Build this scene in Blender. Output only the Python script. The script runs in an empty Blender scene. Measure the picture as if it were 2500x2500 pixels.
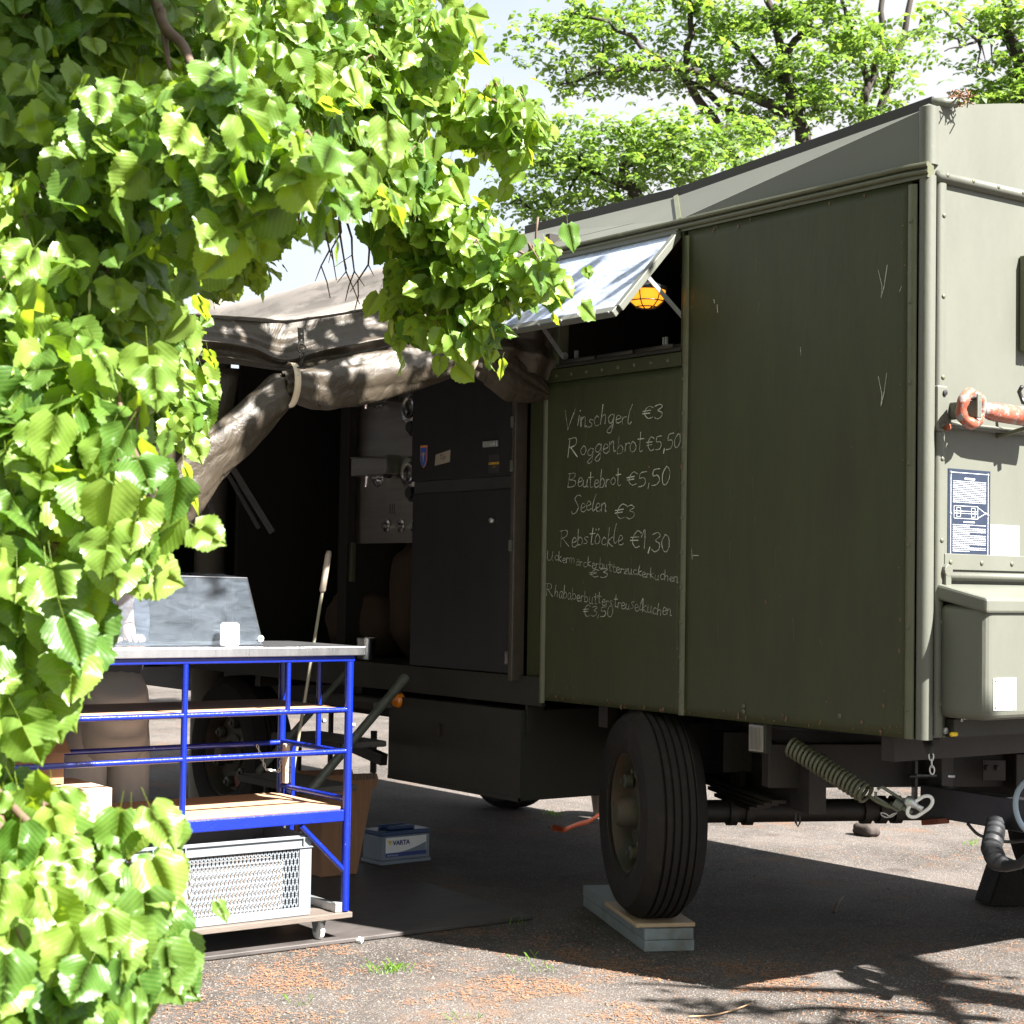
import bpy, math, random
from math import sin, cos, pi, radians, sqrt
from mathutils import Vector, Matrix, noise
random.seed(7)
rnd = random.random
def U(a, b): return a + (b - a) * random.random()
scene = bpy.context.scene
COL = scene.collection

# ------------------------------------------------------------------ camera
F = 4290.0; HC = 1.48
RX = Vector((0.59728121, 0.80186496, 0.01636261))
RD = Vector((-0.02217348, 0.03690303, -0.99907282))
RF = Vector((-0.80172532, 0.59636461, 0.03982162))
CAM = Vector((0, 0, HC))
cd = bpy.data.cameras.new('camera')
cam = bpy.data.objects.new('camera', cd); COL.objects.link(cam)
cam.matrix_world = Matrix(((RX.x, -RD.x, -RF.x, 0), (RX.y, -RD.y, -RF.y, 0), (RX.z, -RD.z, -RF.z, HC), (0, 0, 0, 1)))
cd.sensor_width = 36; cd.lens = 36 * F / 2500; cd.clip_start = .05; cd.clip_end = 1500
cd.dof.use_dof = True; cd.dof.focus_distance = 6.9; cd.dof.aperture_fstop = 10
scene.camera = cam

# ------------------------------------------------------------------ sky, sun, exposure
SUN = Vector((.88, .30, 1.0)).normalized()
world = bpy.data.worlds.new('World'); scene.world = world; world.use_nodes = True
wn = world.node_tree; wn.nodes.clear()
def wnode(t, **k):
    n = wn.nodes.new(t)
    for a, b in k.items(): setattr(n, a, b)
    return n
sky = wnode('ShaderNodeTexSky', sky_type='NISHITA', sun_disc=False, sun_elevation=math.asin(SUN.z), sun_rotation=math.atan2(SUN.x, SUN.y), air_density=1.0, dust_density=1.6, ozone_density=1.0)
tc = wnode('ShaderNodeTexCoord')
mp = wnode('ShaderNodeMapping'); mp.inputs['Scale'].default_value = (1.2, 1.2, 3.2)
cn = wnode('ShaderNodeTexNoise'); cn.inputs['Scale'].default_value = 2.1; cn.inputs['Detail'].default_value = 7; cn.inputs['Roughness'].default_value = .55
cr = wnode('ShaderNodeValToRGB'); cr.color_ramp.elements[0].position = .34; cr.color_ramp.elements[1].position = .54
cr.color_ramp.elements[0].color = (.5, .5, .5, 1); cr.color_ramp.elements[1].color = (1, 1, 1, 1)
mx = wnode('ShaderNodeMix', data_type='RGBA')
mx.inputs['B'].default_value = (3.3, 3.35, 3.45, 1)
bg = wnode('ShaderNodeBackground'); bg.inputs['Strength'].default_value = .05
wo = wnode('ShaderNodeOutputWorld')
L = wn.links.new
L(tc.outputs['Generated'], mp.inputs['Vector']); L(mp.outputs[0], cn.inputs['Vector']); L(cn.outputs['Fac'], cr.inputs[0])
L(cr.outputs[0], mx.inputs['Factor']); L(sky.outputs[0], mx.inputs['A']); L(mx.outputs['Result'], bg.inputs['Color']); L(bg.outputs[0], wo.inputs[0])
sl = bpy.data.lights.new('sun', 'SUN'); sl.energy = 5.0; sl.angle = radians(.53); sl.color = (1, .96, .90)
so = bpy.data.objects.new('sun', sl); COL.objects.link(so); so.rotation_euler = (-SUN).to_track_quat('-Z', 'Y').to_euler()
so.location = (3, 3, 8)
scene.view_settings.view_transform = 'Standard'; scene.view_settings.look = 'None'
scene.view_settings.exposure = 2.6; scene.view_settings.gamma = 1; scene.view_settings.use_curve_mapping = False
scene.render.engine = 'CYCLES'
scene.cycles.max_bounces = 8; scene.cycles.transparent_max_bounces = 12

# ------------------------------------------------------------------ projection helpers (a photo pixel to a place at a known plane)
def ray(px, py):
    return RX * ((px - 1250) / F) + RD * ((py - 1250) / F) + RF
def on(px, py, ax, v):
    d = ray(px, py); return CAM + d * ((v - CAM[ax]) / d[ax])
def dep(px, py, D): return CAM + ray(px, py) * D
K = 2500 / 1932
def dk(x, y, D): return dep(x * K, y * K, D)
def onk(x, y, ax, v): return on(x * K, y * K, ax, v)

# ------------------------------------------------------------------ mesh helpers
class MB:
    def __init__(s): s.v = []; s.f = []; s.uv = None
    def add(s, vs, fs):
        b = len(s.v); s.v += [tuple(v) for v in vs]; s.f += [tuple(b + i for i in f) for f in fs]; return s
    def box(s, x0, x1, y0, y1, z0, z1):
        return s.obox(Vector(((x0+x1)/2, (y0+y1)/2, (z0+z1)/2)), (Vector((1,0,0)), Vector((0,1,0)), Vector((0,0,1))), (abs(x1-x0)/2, abs(y1-y0)/2, abs(z1-z0)/2))
    def obox(s, c, ax, h):
        c = Vector(c); vs = []
        for sx in (-1, 1):
            for sy in (-1, 1):
                for sz in (-1, 1):
                    vs.append(c + ax[0]*h[0]*sx + ax[1]*h[1]*sy + ax[2]*h[2]*sz)
        fs = [(0,1,3,2),(4,6,7,5),(0,4,5,1),(2,3,7,6),(0,2,6,4),(1,5,7,3)]
        return s.add(vs, fs)
    def bar(s, a, b, w, h, up=Vector((0,0,1))):
        a = Vector(a); b = Vector(b); d = (b - a); l = d.length; d.normalize()
        sd = d.cross(up)
        if sd.length < 1e-4: sd = d.cross(Vector((1,0,0)))
        sd.normalize(); u = sd.cross(d).normalized()
        return s.obox((a+b)/2, (d, sd, u), (l/2, w/2, h/2))
    def tube(s, pts, r, n=8, cap=True):
        pts = [Vector(p) for p in pts]; m = len(pts)
        rs = r if isinstance(r, (list, tuple)) else [r]*m
        vs = []; u = None
        for i, p in enumerate(pts):
            t = (pts[min(i+1, m-1)] - pts[max(i-1, 0)])
            if t.length < 1e-9: t = Vector((0,0,1))
            t.normalize()
            if u is None:
                u = t.orthogonal().normalized()
            else:
                u = (u - t * u.dot(t))
                u = u.normalized() if u.length > 1e-6 else t.orthogonal().normalized()
            w = t.cross(u)
            for k in range(n):
                a = 2*pi*k/n; vs.append(p + (u*cos(a) + w*sin(a))*rs[i])
        fs = [(i*n+k, i*n+(k+1)%n, (i+1)*n+(k+1)%n, (i+1)*n+k) for i in range(m-1) for k in range(n)]
        if cap: fs += [tuple(range(n-1, -1, -1)), tuple((m-1)*n+k for k in range(n))]
        return s.add(vs, fs)
    def lathe(s, c, axis, prof, n=32, closed=False):
        c = Vector(c); axis = Vector(axis).normalized(); u = axis.orthogonal().normalized(); w = axis.cross(u); vs = []
        for (r, h) in prof:
            for k in range(n):
                a = 2*pi*k/n; vs.append(c + axis*h + (u*cos(a)+w*sin(a))*r)
        m = len(prof)
        fs = [(i*n+k, i*n+(k+1)%n, ((i+1)%m)*n+(k+1)%n, ((i+1)%m)*n+k) for i in range(m if closed else m-1) for k in range(n)]
        return s.add(vs, fs)
    def grid(s, rows):
        m = len(rows); n = len(rows[0]); vs = [p for r in rows for p in r]
        return s.add(vs, [(i*n+j, i*n+j+1, (i+1)*n+j+1, (i+1)*n+j) for i in range(m-1) for j in range(n-1)])
    def prism(s, poly, d):
        d = Vector(d); n = len(poly); vs = [Vector(p) for p in poly] + [Vector(p)+d for p in poly]
        return s.add(vs, [tuple(range(n)), tuple(range(2*n-1, n-1, -1))] + [(i, n+i, n+(i+1)%n, (i+1)%n) for i in range(n)])
    def mesh(s, name):
        m = bpy.data.meshes.new(name); m.from_pydata(s.v, [], s.f)
        if s.uv:
            l = m.uv_layers.new(name='UVMap')
            for poly in m.polygons:
                for li in poly.loop_indices: l.data[li].uv = s.uv[m.loops[li].vertex_index]
        return m
def fixn(m):
    import bmesh
    b = bmesh.new(); b.from_mesh(m); bmesh.ops.recalc_face_normals(b, faces=b.faces); b.to_mesh(m); b.free()
def attach(o, parent):
    if parent is not None:
        o.parent = parent
        if parent.type == 'EMPTY': o.matrix_parent_inverse = Matrix.Translation(-Vector(parent.location))
def part(name, mb, mat, parent=None, smooth=False, bevel=0, kind=None, label=None, solid=0, subsurf=0, fix=True):
    m = mb.mesh(name) if isinstance(mb, MB) else mb
    if fix and isinstance(mb, MB) and len(m.polygons) < 60000: fixn(m)
    if mat is not None and not m.materials: m.materials.append(mat)
    if smooth:
        for p in m.polygons: p.use_smooth = True
        if smooth == 'auto':
            try: m.set_sharp_from_angle(angle=radians(38))
            except Exception: pass
    o = bpy.data.objects.new(name, m); COL.objects.link(o); attach(o, parent)
    if solid: d = o.modifiers.new('s', 'SOLIDIFY'); d.thickness = solid; d.offset = 0
    if subsurf: d = o.modifiers.new('u', 'SUBSURF'); d.levels = d.render_levels = subsurf
    if bevel: d = o.modifiers.new('b', 'BEVEL'); d.width = bevel; d.segments = 2; d.limit_method = 'ANGLE'; d.angle_limit = radians(40)
    if kind: o['kind'] = kind
    if label: o['label'] = label
    return o
def thing(name, label, cat, loc, group=None):
    o = bpy.data.objects.new(name, None); COL.objects.link(o); o.location = loc; o.empty_display_size = .1
    o['label'] = label; o['category'] = cat
    if group: o['group'] = group
    return o
def tag(o, label, cat, group=None):
    o['label'] = label; o['category'] = cat
    if group: o['group'] = group
    return o
def inst(name, mesh, M, parent):
    o = bpy.data.objects.new(name, mesh); COL.objects.link(o); attach(o, parent); o.matrix_basis = M; return o

# ------------------------------------------------------------------ materials
def mat(name, c, rough=.6, metal=0, c2=None, nscale=6, namt=.5, stretch=(1,1,1), bump=0, bscale=60, spec=.5, c3=None, s3=3, t3=(.55, .7), coat=0, detail=6):
    m = bpy.data.materials.new(name); m.use_nodes = True; nt = m.node_tree; N = nt.nodes; b = N['Principled BSDF']
    b.inputs['Roughness'].default_value = rough; b.inputs['Metallic'].default_value = metal
    b.inputs['Specular IOR Level'].default_value = spec
    if coat: b.inputs['Coat Weight'].default_value = coat; b.inputs['Coat Roughness'].default_value = .15
    b.inputs['Base Color'].default_value = (*c, 1)
    t = N.new('ShaderNodeTexCoord'); mp = N.new('ShaderNodeMapping'); mp.inputs['Scale'].default_value = stretch
    nt.links.new(t.outputs['Object'], mp.inputs['Vector'])
    last = None
    if c2:
        n = N.new('ShaderNodeTexNoise'); n.inputs['Scale'].default_value = nscale; n.inputs['Detail'].default_value = detail; n.inputs['Roughness'].default_value = .65
        nt.links.new(mp.outputs[0], n.inputs['Vector'])
        r = N.new('ShaderNodeValToRGB'); r.color_ramp.elements[0].position = .5-namt/2; r.color_ramp.elements[1].position = .5+namt/2
        r.color_ramp.elements[0].color = (*c, 1); r.color_ramp.elements[1].color = (*c2, 1)
        nt.links.new(n.outputs['Fac'], r.inputs[0]); last = r.outputs[0]
        mr = N.new('ShaderNodeMapRange'); mr.inputs['To Min'].default_value = rough*.85; mr.inputs['To Max'].default_value = min(1, rough*1.2)
        nt.links.new(n.outputs['Fac'], mr.inputs['Value']); nt.links.new(mr.outputs[0], b.inputs['Roughness'])
    if c3:
        n3 = N.new('ShaderNodeTexNoise'); n3.inputs['Scale'].default_value = s3; n3.inputs['Detail'].default_value = 9; n3.inputs['Roughness'].default_value = .7
        nt.links.new(mp.outputs[0], n3.inputs['Vector'])
        r3 = N.new('ShaderNodeValToRGB'); r3.color_ramp.elements[0].position = t3[0]; r3.color_ramp.elements[1].position = t3[1]
        nt.links.new(n3.outputs['Fac'], r3.inputs[0])
        x = N.new('ShaderNodeMix'); x.data_type = 'RGBA'; x.inputs['B'].default_value = (*c3, 1)
        nt.links.new(r3.outputs[0], x.inputs['Factor'])
        if last: nt.links.new(last, x.inputs['A'])
        else: x.inputs['A'].default_value = (*c, 1)
        last = x.outputs['Result']
    if last: nt.links.new(last, b.inputs['Base Color'])
    if bump:
        bn = N.new('ShaderNodeTexNoise'); bn.inputs['Scale'].default_value = bscale; bn.inputs['Detail'].default_value = 4
        nt.links.new(mp.outputs[0], bn.inputs['Vector'])
        bp = N.new('ShaderNodeBump'); bp.inputs['Strength'].default_value = bump; bp.inputs['Distance'].default_value = .01
        nt.links.new(bn.outputs['Fac'], bp.inputs['Height']); nt.links.new(bp.outputs[0], b.inputs['Normal'])
    return m
M = {}
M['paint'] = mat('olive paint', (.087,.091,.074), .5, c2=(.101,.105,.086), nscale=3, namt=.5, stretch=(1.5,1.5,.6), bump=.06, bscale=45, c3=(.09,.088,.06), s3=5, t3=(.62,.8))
M['shaded_paint'] = mat('shade-darkened olive paint', (.036,.043,.016), .5, c2=(.044,.048,.021), nscale=2.2, namt=.7, stretch=(2.5,1,.5), bump=.12, bscale=30, spec=.28, c3=(.031,.034,.018), s3=3.0, t3=(.40,.80))  # same paint as the front, with the side's shade put into its colour
M['trim_paint'] = mat('olive trim paint', (.10,.104,.062), .4, c2=(.075,.077,.046), nscale=9, namt=.5, bump=.1, bscale=80, c3=(.15,.147,.1), s3=14, t3=(.62,.7))
M['dark_green'] = mat('dark olive underbody', (.013,.0135,.009), .6, c2=(.022,.021,.014), nscale=5, bump=.15, c3=(.07,.035,.02), s3=6, t3=(.66,.8))
M['chassis'] = mat('chassis paint', (.007,.0065,.006), .6, c2=(.022,.016,.012), nscale=7, bump=.2)
M['black'] = mat('black paint', (.012,.012,.014), .35, c2=(.03,.03,.032), nscale=12, bump=.05)
M['door'] = mat('anthracite door', (.011,.0115,.013), .45, c2=(.020,.0205,.022), nscale=2.5, stretch=(3,1,.7), bump=.05, spec=.3, c3=(.09,.09,.088), s3=11, t3=(.66,.86))
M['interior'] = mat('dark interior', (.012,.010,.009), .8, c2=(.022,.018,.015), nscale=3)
M['int_wood'] = mat('brown interior', (.055,.032,.018), .6, c2=(.08,.045,.025), nscale=4, stretch=(1,1,4))
M['steel'] = mat('oven steel', (.30,.29,.28), .34, 1, c2=(.42,.41,.39), nscale=3, stretch=(1,1,9), bump=.04, bscale=20)
M['chrome'] = mat('bright steel', (.7,.7,.72), .18, 1)
M['alu'] = mat('table steel', (.62,.64,.68), .28, 1, c2=(.8,.8,.82), nscale=4, stretch=(1,6,1), bump=.08, bscale=30)
M['edge_metal'] = mat('worn brown edge', (.03,.023,.016), .5, c2=(.06,.046,.033), nscale=14, bump=.1)
M['galv'] = mat('galvanised steel', (.45,.47,.47), .4, .8, c2=(.6,.62,.62), nscale=20)
M['blue'] = mat('blue enamel', (.002,.012,.20), .25, c2=(.003,.017,.25), nscale=6, c3=(.3,.32,.42), s3=30, t3=(.66,.71), bump=.12, bscale=90, coat=.5)
M['wood'] = mat('shelf wood', (.36,.22,.13), .55, c2=(.43,.28,.17), nscale=5, stretch=(6,.6,6), bump=.03)
M['ply'] = mat('plywood', (.34,.24,.15), .6, c2=(.42,.31,.2), nscale=8, stretch=(.6,6,6), bump=.05)
M['grey_wood'] = mat('weathered board', (.085,.068,.057), .7, c2=(.14,.115,.097), nscale=6, stretch=(6,.6,3), bump=.15, c3=(.11,.08,.06), s3=5, t3=(.55,.7))
M['brown_wood'] = mat('brown crate wood', (.20,.10,.045), .6, c2=(.32,.165,.08), nscale=9, stretch=(5,5,.5), bump=.15)
M['matboard'] = mat('floor board', (.040,.034,.032), .6, c2=(.075,.066,.062), nscale=3, stretch=(2,1,1), bump=.08, c3=(.03,.025,.023), s3=4, t3=(.5,.7))
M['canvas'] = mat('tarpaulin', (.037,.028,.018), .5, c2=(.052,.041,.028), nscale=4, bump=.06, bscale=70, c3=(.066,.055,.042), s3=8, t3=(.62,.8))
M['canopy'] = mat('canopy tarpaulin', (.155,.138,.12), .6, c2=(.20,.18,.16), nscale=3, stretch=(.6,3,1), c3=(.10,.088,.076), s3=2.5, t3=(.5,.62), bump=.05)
for n_ in M['canvas'].node_tree.nodes:
    if n_.type == 'BUMP': n_.inputs['Distance'].default_value = .03; n_.inputs['Strength'].default_value = .5; n_.inputs['Height'].links[0].from_node.inputs['Scale'].default_value = 6; n_.inputs['Height'].links[0].from_node.inputs['Detail'].default_value = 5; n_.inputs['Height'].links[0].from_node.inputs['Distortion'].default_value = 2.2
M['strap'] = mat('leather strap', (.55,.45,.33), .5, c2=(.65,.55,.42), nscale=20)
M['rubber'] = mat('tyre rubber', (.011,.010,.0095), .8, c2=(.021,.018,.016), nscale=8, bump=.35, bscale=50, spec=.25, c3=(.035,.028,.022), s3=9, t3=(.55,.75))
M['rim'] = mat('rim paint', (.030,.031,.020), .6, c2=(.048,.046,.030), nscale=10, bump=.2, c3=(.075,.036,.02), s3=7, t3=(.46,.62))
M['nut'] = mat('lug paint', (.07,.073,.055), .5, c2=(.04,.035,.026), nscale=40)
M['orange'] = mat('rust orange paint', (.22,.05,.02), .6, c2=(.10,.035,.02), nscale=25)
M['eye'] = mat('chipped red paint', (.20,.045,.024), .45, c2=(.27,.075,.042), nscale=14, namt=.3, bump=.35, bscale=40, c3=(.2,.185,.18), s3=17, t3=(.50,.55))
M['grey_plank'] = mat('grey painted beam', (.14,.17,.18), .6, c2=(.2,.23,.24), nscale=9, bump=.1, c3=(.10,.085,.06), s3=5, t3=(.5,.72))
M['crate'] = mat('grey plastic crate', (.155,.175,.20), .38, c2=(.18,.20,.225), nscale=4)
M['cardboard'] = mat('cardboard', (.27,.14,.075), .75, c2=(.31,.17,.09), nscale=4, bump=.03)
M['cardlight'] = mat('light cardboard', (.38,.27,.19), .75, c2=(.42,.31,.23), nscale=4)
M['white'] = mat('white plastic', (.78,.78,.77), .4)
M['plate'] = mat('white plate', (.82,.83,.84), .35, c2=(.78,.79,.8), nscale=10)
M['navy'] = mat('navy plate', (.012,.018,.035), .3, c2=(.02,.028,.05), nscale=12)
M['ink_white'] = mat('white print', (.7,.72,.75), .5)
M['ink_black'] = mat('black print', (.02,.02,.02), .6)
M['yellow'] = mat('yellow print', (.75,.42,.02), .5)
M['logo_yellow'] = mat('yellow mark', (.8,.55,.02), .5)
M['amber'] = mat('amber reflector', (.75,.22,.01), .2, coat=.6)
M['lens'] = mat('clear ribbed lens', (.17,.16,.14), .2, coat=.5)
M['battery_grey'] = mat('battery case', (.20,.24,.29), .45, c2=(.15,.19,.24), nscale=6)
M['battery_blue'] = mat('battery top', (.018,.05,.15), .4)
M['bat_blue_print'] = mat('battery label blue', (.015,.04,.22), .5)
M['bucket'] = mat('beige bucket', (.30,.25,.20), .5)
M['sack'] = mat('brown paper sack', (.05,.03,.02), .8, c2=(.07,.042,.027), nscale=5, bump=.3, bscale=12)
M['trousers'] = mat('beige trousers', (.44,.42,.39), .9, c2=(.50,.48,.45), nscale=8, bump=.35, bscale=9)
M['shirt'] = mat('grey shirt', (.10,.105,.13), .85, c2=(.13,.135,.16), nscale=8, bump=.2, bscale=14)
M['skin'] = mat('skin', (.50,.30,.22), .5, c2=(.55,.33,.24), nscale=12)
M['hair'] = mat('brown hair', (.05,.03,.02), .6)
M['shoe'] = mat('dark shoe', (.03,.028,.026), .5)
M['bark'] = mat('bark', (.018,.014,.011), .85, c2=(.04,.031,.024), nscale=10, stretch=(1,1,.3), bump=.5, bscale=25)
M['twig'] = mat('twig bark', (.085,.05,.035), .7, c2=(.13,.085,.06), nscale=20)
M['pole'] = mat('concrete post', (.2,.18,.155), .8, c2=(.26,.235,.2), nscale=6, bump=.1, c3=(.28,.2,.15), s3=8, t3=(.62,.7))
M['stone'] = mat('brown stone', (.03,.022,.018), .8, c2=(.05,.038,.032), nscale=14, bump=.3)
M['carpet'] = mat('carpeted step', (.085,.08,.07), .95, c2=(.13,.12,.11), nscale=60, bump=.4, bscale=120)
M['tube_steel'] = mat('scuffed green tube', (.09,.10,.08), .45, .3, c2=(.16,.17,.145), nscale=18, bump=.1)
M['hose'] = mat('spiral hose', (.014,.015,.018), .5, c2=(.028,.029,.033), nscale=20)
M['cable'] = mat('blue grey cable', (.25,.33,.42), .3)
M['redstrap'] = mat('orange lashing strap', (.60,.10,.02), .6)
def chalk_mat():
    m = bpy.data.materials.new('chalk'); m.use_nodes = True; nt = m.node_tree; N = nt.nodes; b = N['Principled BSDF']
    b.inputs['Base Color'].default_value = (.62,.64,.56,1); b.inputs['Roughness'].default_value = .9
    t = N.new('ShaderNodeTexCoord'); n = N.new('ShaderNodeTexNoise'); n.inputs['Scale'].default_value = 160; n.inputs['Detail'].default_value = 3
    n2 = N.new('ShaderNodeTexNoise'); n2.inputs['Scale'].default_value = 9
    a = N.new('ShaderNodeMath'); a.operation = 'ADD'; r = N.new('ShaderNodeMapRange'); r.inputs['From Min'].default_value = .83; r.inputs['From Max'].default_value = 1.12
    r.inputs['To Min'].default_value = .4; r.inputs['To Max'].default_value = 1
    for x in (n, n2): nt.links.new(t.outputs['Object'], x.inputs['Vector'])
    nt.links.new(n.outputs['Fac'], a.inputs[0]); nt.links.new(n2.outputs['Fac'], a.inputs[1]); nt.links.new(a.outputs[0], r.inputs['Value']); nt.links.new(r.outputs[0], b.inputs['Alpha'])
    return m
M['chalk'] = chalk_mat()
def glass_mat(name, haze, tint, glossy, col=(.8,.88,1), smear=True):
    m = bpy.data.materials.new(name); m.use_nodes = True; nt = m.node_tree; N = nt.nodes; N.clear()
    o = N.new('ShaderNodeOutputMaterial'); tr = N.new('ShaderNodeBsdfTransparent'); tr.inputs[0].default_value = (*tint, 1)
    di = N.new('ShaderNodeBsdfDiffuse'); di.inputs[0].default_value = (*col, 1); gl = N.new('ShaderNodeBsdfGlossy'); gl.inputs['Roughness'].default_value = .06
    t = N.new('ShaderNodeTexCoord'); mp = N.new('ShaderNodeMapping'); mp.inputs['Scale'].default_value = (1, 1.0, 3.5); mp.inputs['Rotation'].default_value = (.35, 0, 0)
    n = N.new('ShaderNodeTexNoise'); n.inputs['Scale'].default_value = 7; n.inputs['Detail'].default_value = 8; n.inputs['Distortion'].default_value = 1.2; n.inputs['Roughness'].default_value = .7
    r = N.new('ShaderNodeMapRange'); r.inputs['From Min'].default_value = .3; r.inputs['From Max'].default_value = .75
    r.inputs['To Min'].default_value = haze*.45; r.inputs['To Max'].default_value = haze*1.7
    nt.links.new(t.outputs['Object'], mp.inputs['Vector']); nt.links.new(mp.outputs[0], n.inputs['Vector']); nt.links.new(n.outputs['Fac'], r.inputs['Value'])
    m1 = N.new('ShaderNodeMixShader'); m2 = N.new('ShaderNodeMixShader'); fr = N.new('ShaderNodeFresnel'); fr.inputs[0].default_value = glossy
    nt.links.new(r.outputs[0], m1.inputs[0]); nt.links.new(tr.outputs[0], m1.inputs[1]); nt.links.new(di.outputs[0], m1.inputs[2])
    nt.links.new(fr.outputs[0], m2.inputs[0]); nt.links.new(m1.outputs[0], m2.inputs[1]); nt.links.new(gl.outputs[0], m2.inputs[2]); nt.links.new(m2.outputs[0], o.inputs[0])
    return m
M['glass'] = glass_mat('smeared acrylic', .035, (.86,.9,.94), 1.5, (.70,.80,.92))
M['flap_glass'] = glass_mat('frosted window pane', .55, (.75,.82,.95), 1.5, (.55,.64,.85))
def emis(name, c, s):
    m = bpy.data.materials.new(name); m.use_nodes = True; b = m.node_tree.nodes['Principled BSDF']
    b.inputs['Base Color'].default_value = (*c, 1); b.inputs['Emission Color'].default_value = (*c, 1); b.inputs['Emission Strength'].default_value = s; return m
M['lamp'] = emis('lit amber globe', (1.0,.36,.02), .26)
def ground_mat():
    m = bpy.data.materials.new('asphalt'); m.use_nodes = True; nt = m.node_tree; N = nt.nodes; b = N['Principled BSDF']; lk = nt.links.new
    b.inputs['Roughness'].default_value = .85; b.inputs['Specular IOR Level'].default_value = .12
    t = N.new('ShaderNodeTexCoord')
    def ns(s, d=5, r=.6):
        n = N.new('ShaderNodeTexNoise'); n.inputs['Scale'].default_value = s; n.inputs['Detail'].default_value = d; n.inputs['Roughness'].default_value = r
        lk(t.outputs['Object'], n.inputs['Vector']); return n.outputs['Fac']
    def ramp(i, p0, p1, c0, c1):
        r = N.new('ShaderNodeValToRGB'); r.color_ramp.elements[0].position = p0; r.color_ramp.elements[1].position = p1
        r.color_ramp.elements[0].color = (*c0, 1); r.color_ramp.elements[1].color = (*c1, 1); lk(i, r.inputs[0]); return r.outputs[0]
    def mix(f, a, bb, bt='MIX'):
        x = N.new('ShaderNodeMix'); x.data_type = 'RGBA'; x.blend_type = bt
        if hasattr(f, 'links'): lk(f, x.inputs['Factor'])
        else: x.inputs['Factor'].default_value = f
        for k, v in (('A', a), ('B', bb)):
            if hasattr(v, 'links'): lk(v, x.inputs[k])
            else: x.inputs[k].default_value = (*v, 1)
        return x.outputs['Result']
    base = ramp(ns(.9, 10, .7), .40, .62, (.058,.052,.048), (.124,.111,.104))
    fine = ramp(ns(190, 4, .7), .34, .68, (.50,.48,.46), (1.22,1.19,1.16))
    v = N.new('ShaderNodeTexVoronoi'); v.inputs['Scale'].default_value = 170; lk(t.outputs['Object'], v.inputs['Vector'])
    sp = N.new('ShaderNodeSeparateColor'); lk(v.outputs['Color'], sp.inputs[0])
    peb = ramp(sp.outputs[0], .80, .97, (0,0,0), (1,1,1))
    c = mix(1.0, base, fine, 'MULTIPLY')
    c = mix(peb, c, (.19,.175,.16))
    dark = ramp(ns(3.1, 9, .75), .56, .68, (0,0,0), (.7,.7,.7)); c = mix(dark, c, (.036,.029,.025))
    br = ramp(ns(1.7, 10, .8), .55, .66, (0,0,0), (.75,.75,.75)); c = mix(br, c, (.15,.085,.05))
    lk(c, b.inputs['Base Color'])
    bp = N.new('ShaderNodeBump'); bp.inputs['Strength'].default_value = .8; bp.inputs['Distance'].default_value = .0045
    ad = N.new('ShaderNodeMath'); ad.operation = 'ADD'; lk(ns(85, 4, .7), ad.inputs[0]); lk(v.outputs['Distance'], ad.inputs[1]); lk(ad.outputs[0], bp.inputs['Height']); lk(bp.outputs[0], b.inputs['Normal'])
    return m
M['ground'] = ground_mat()
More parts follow.
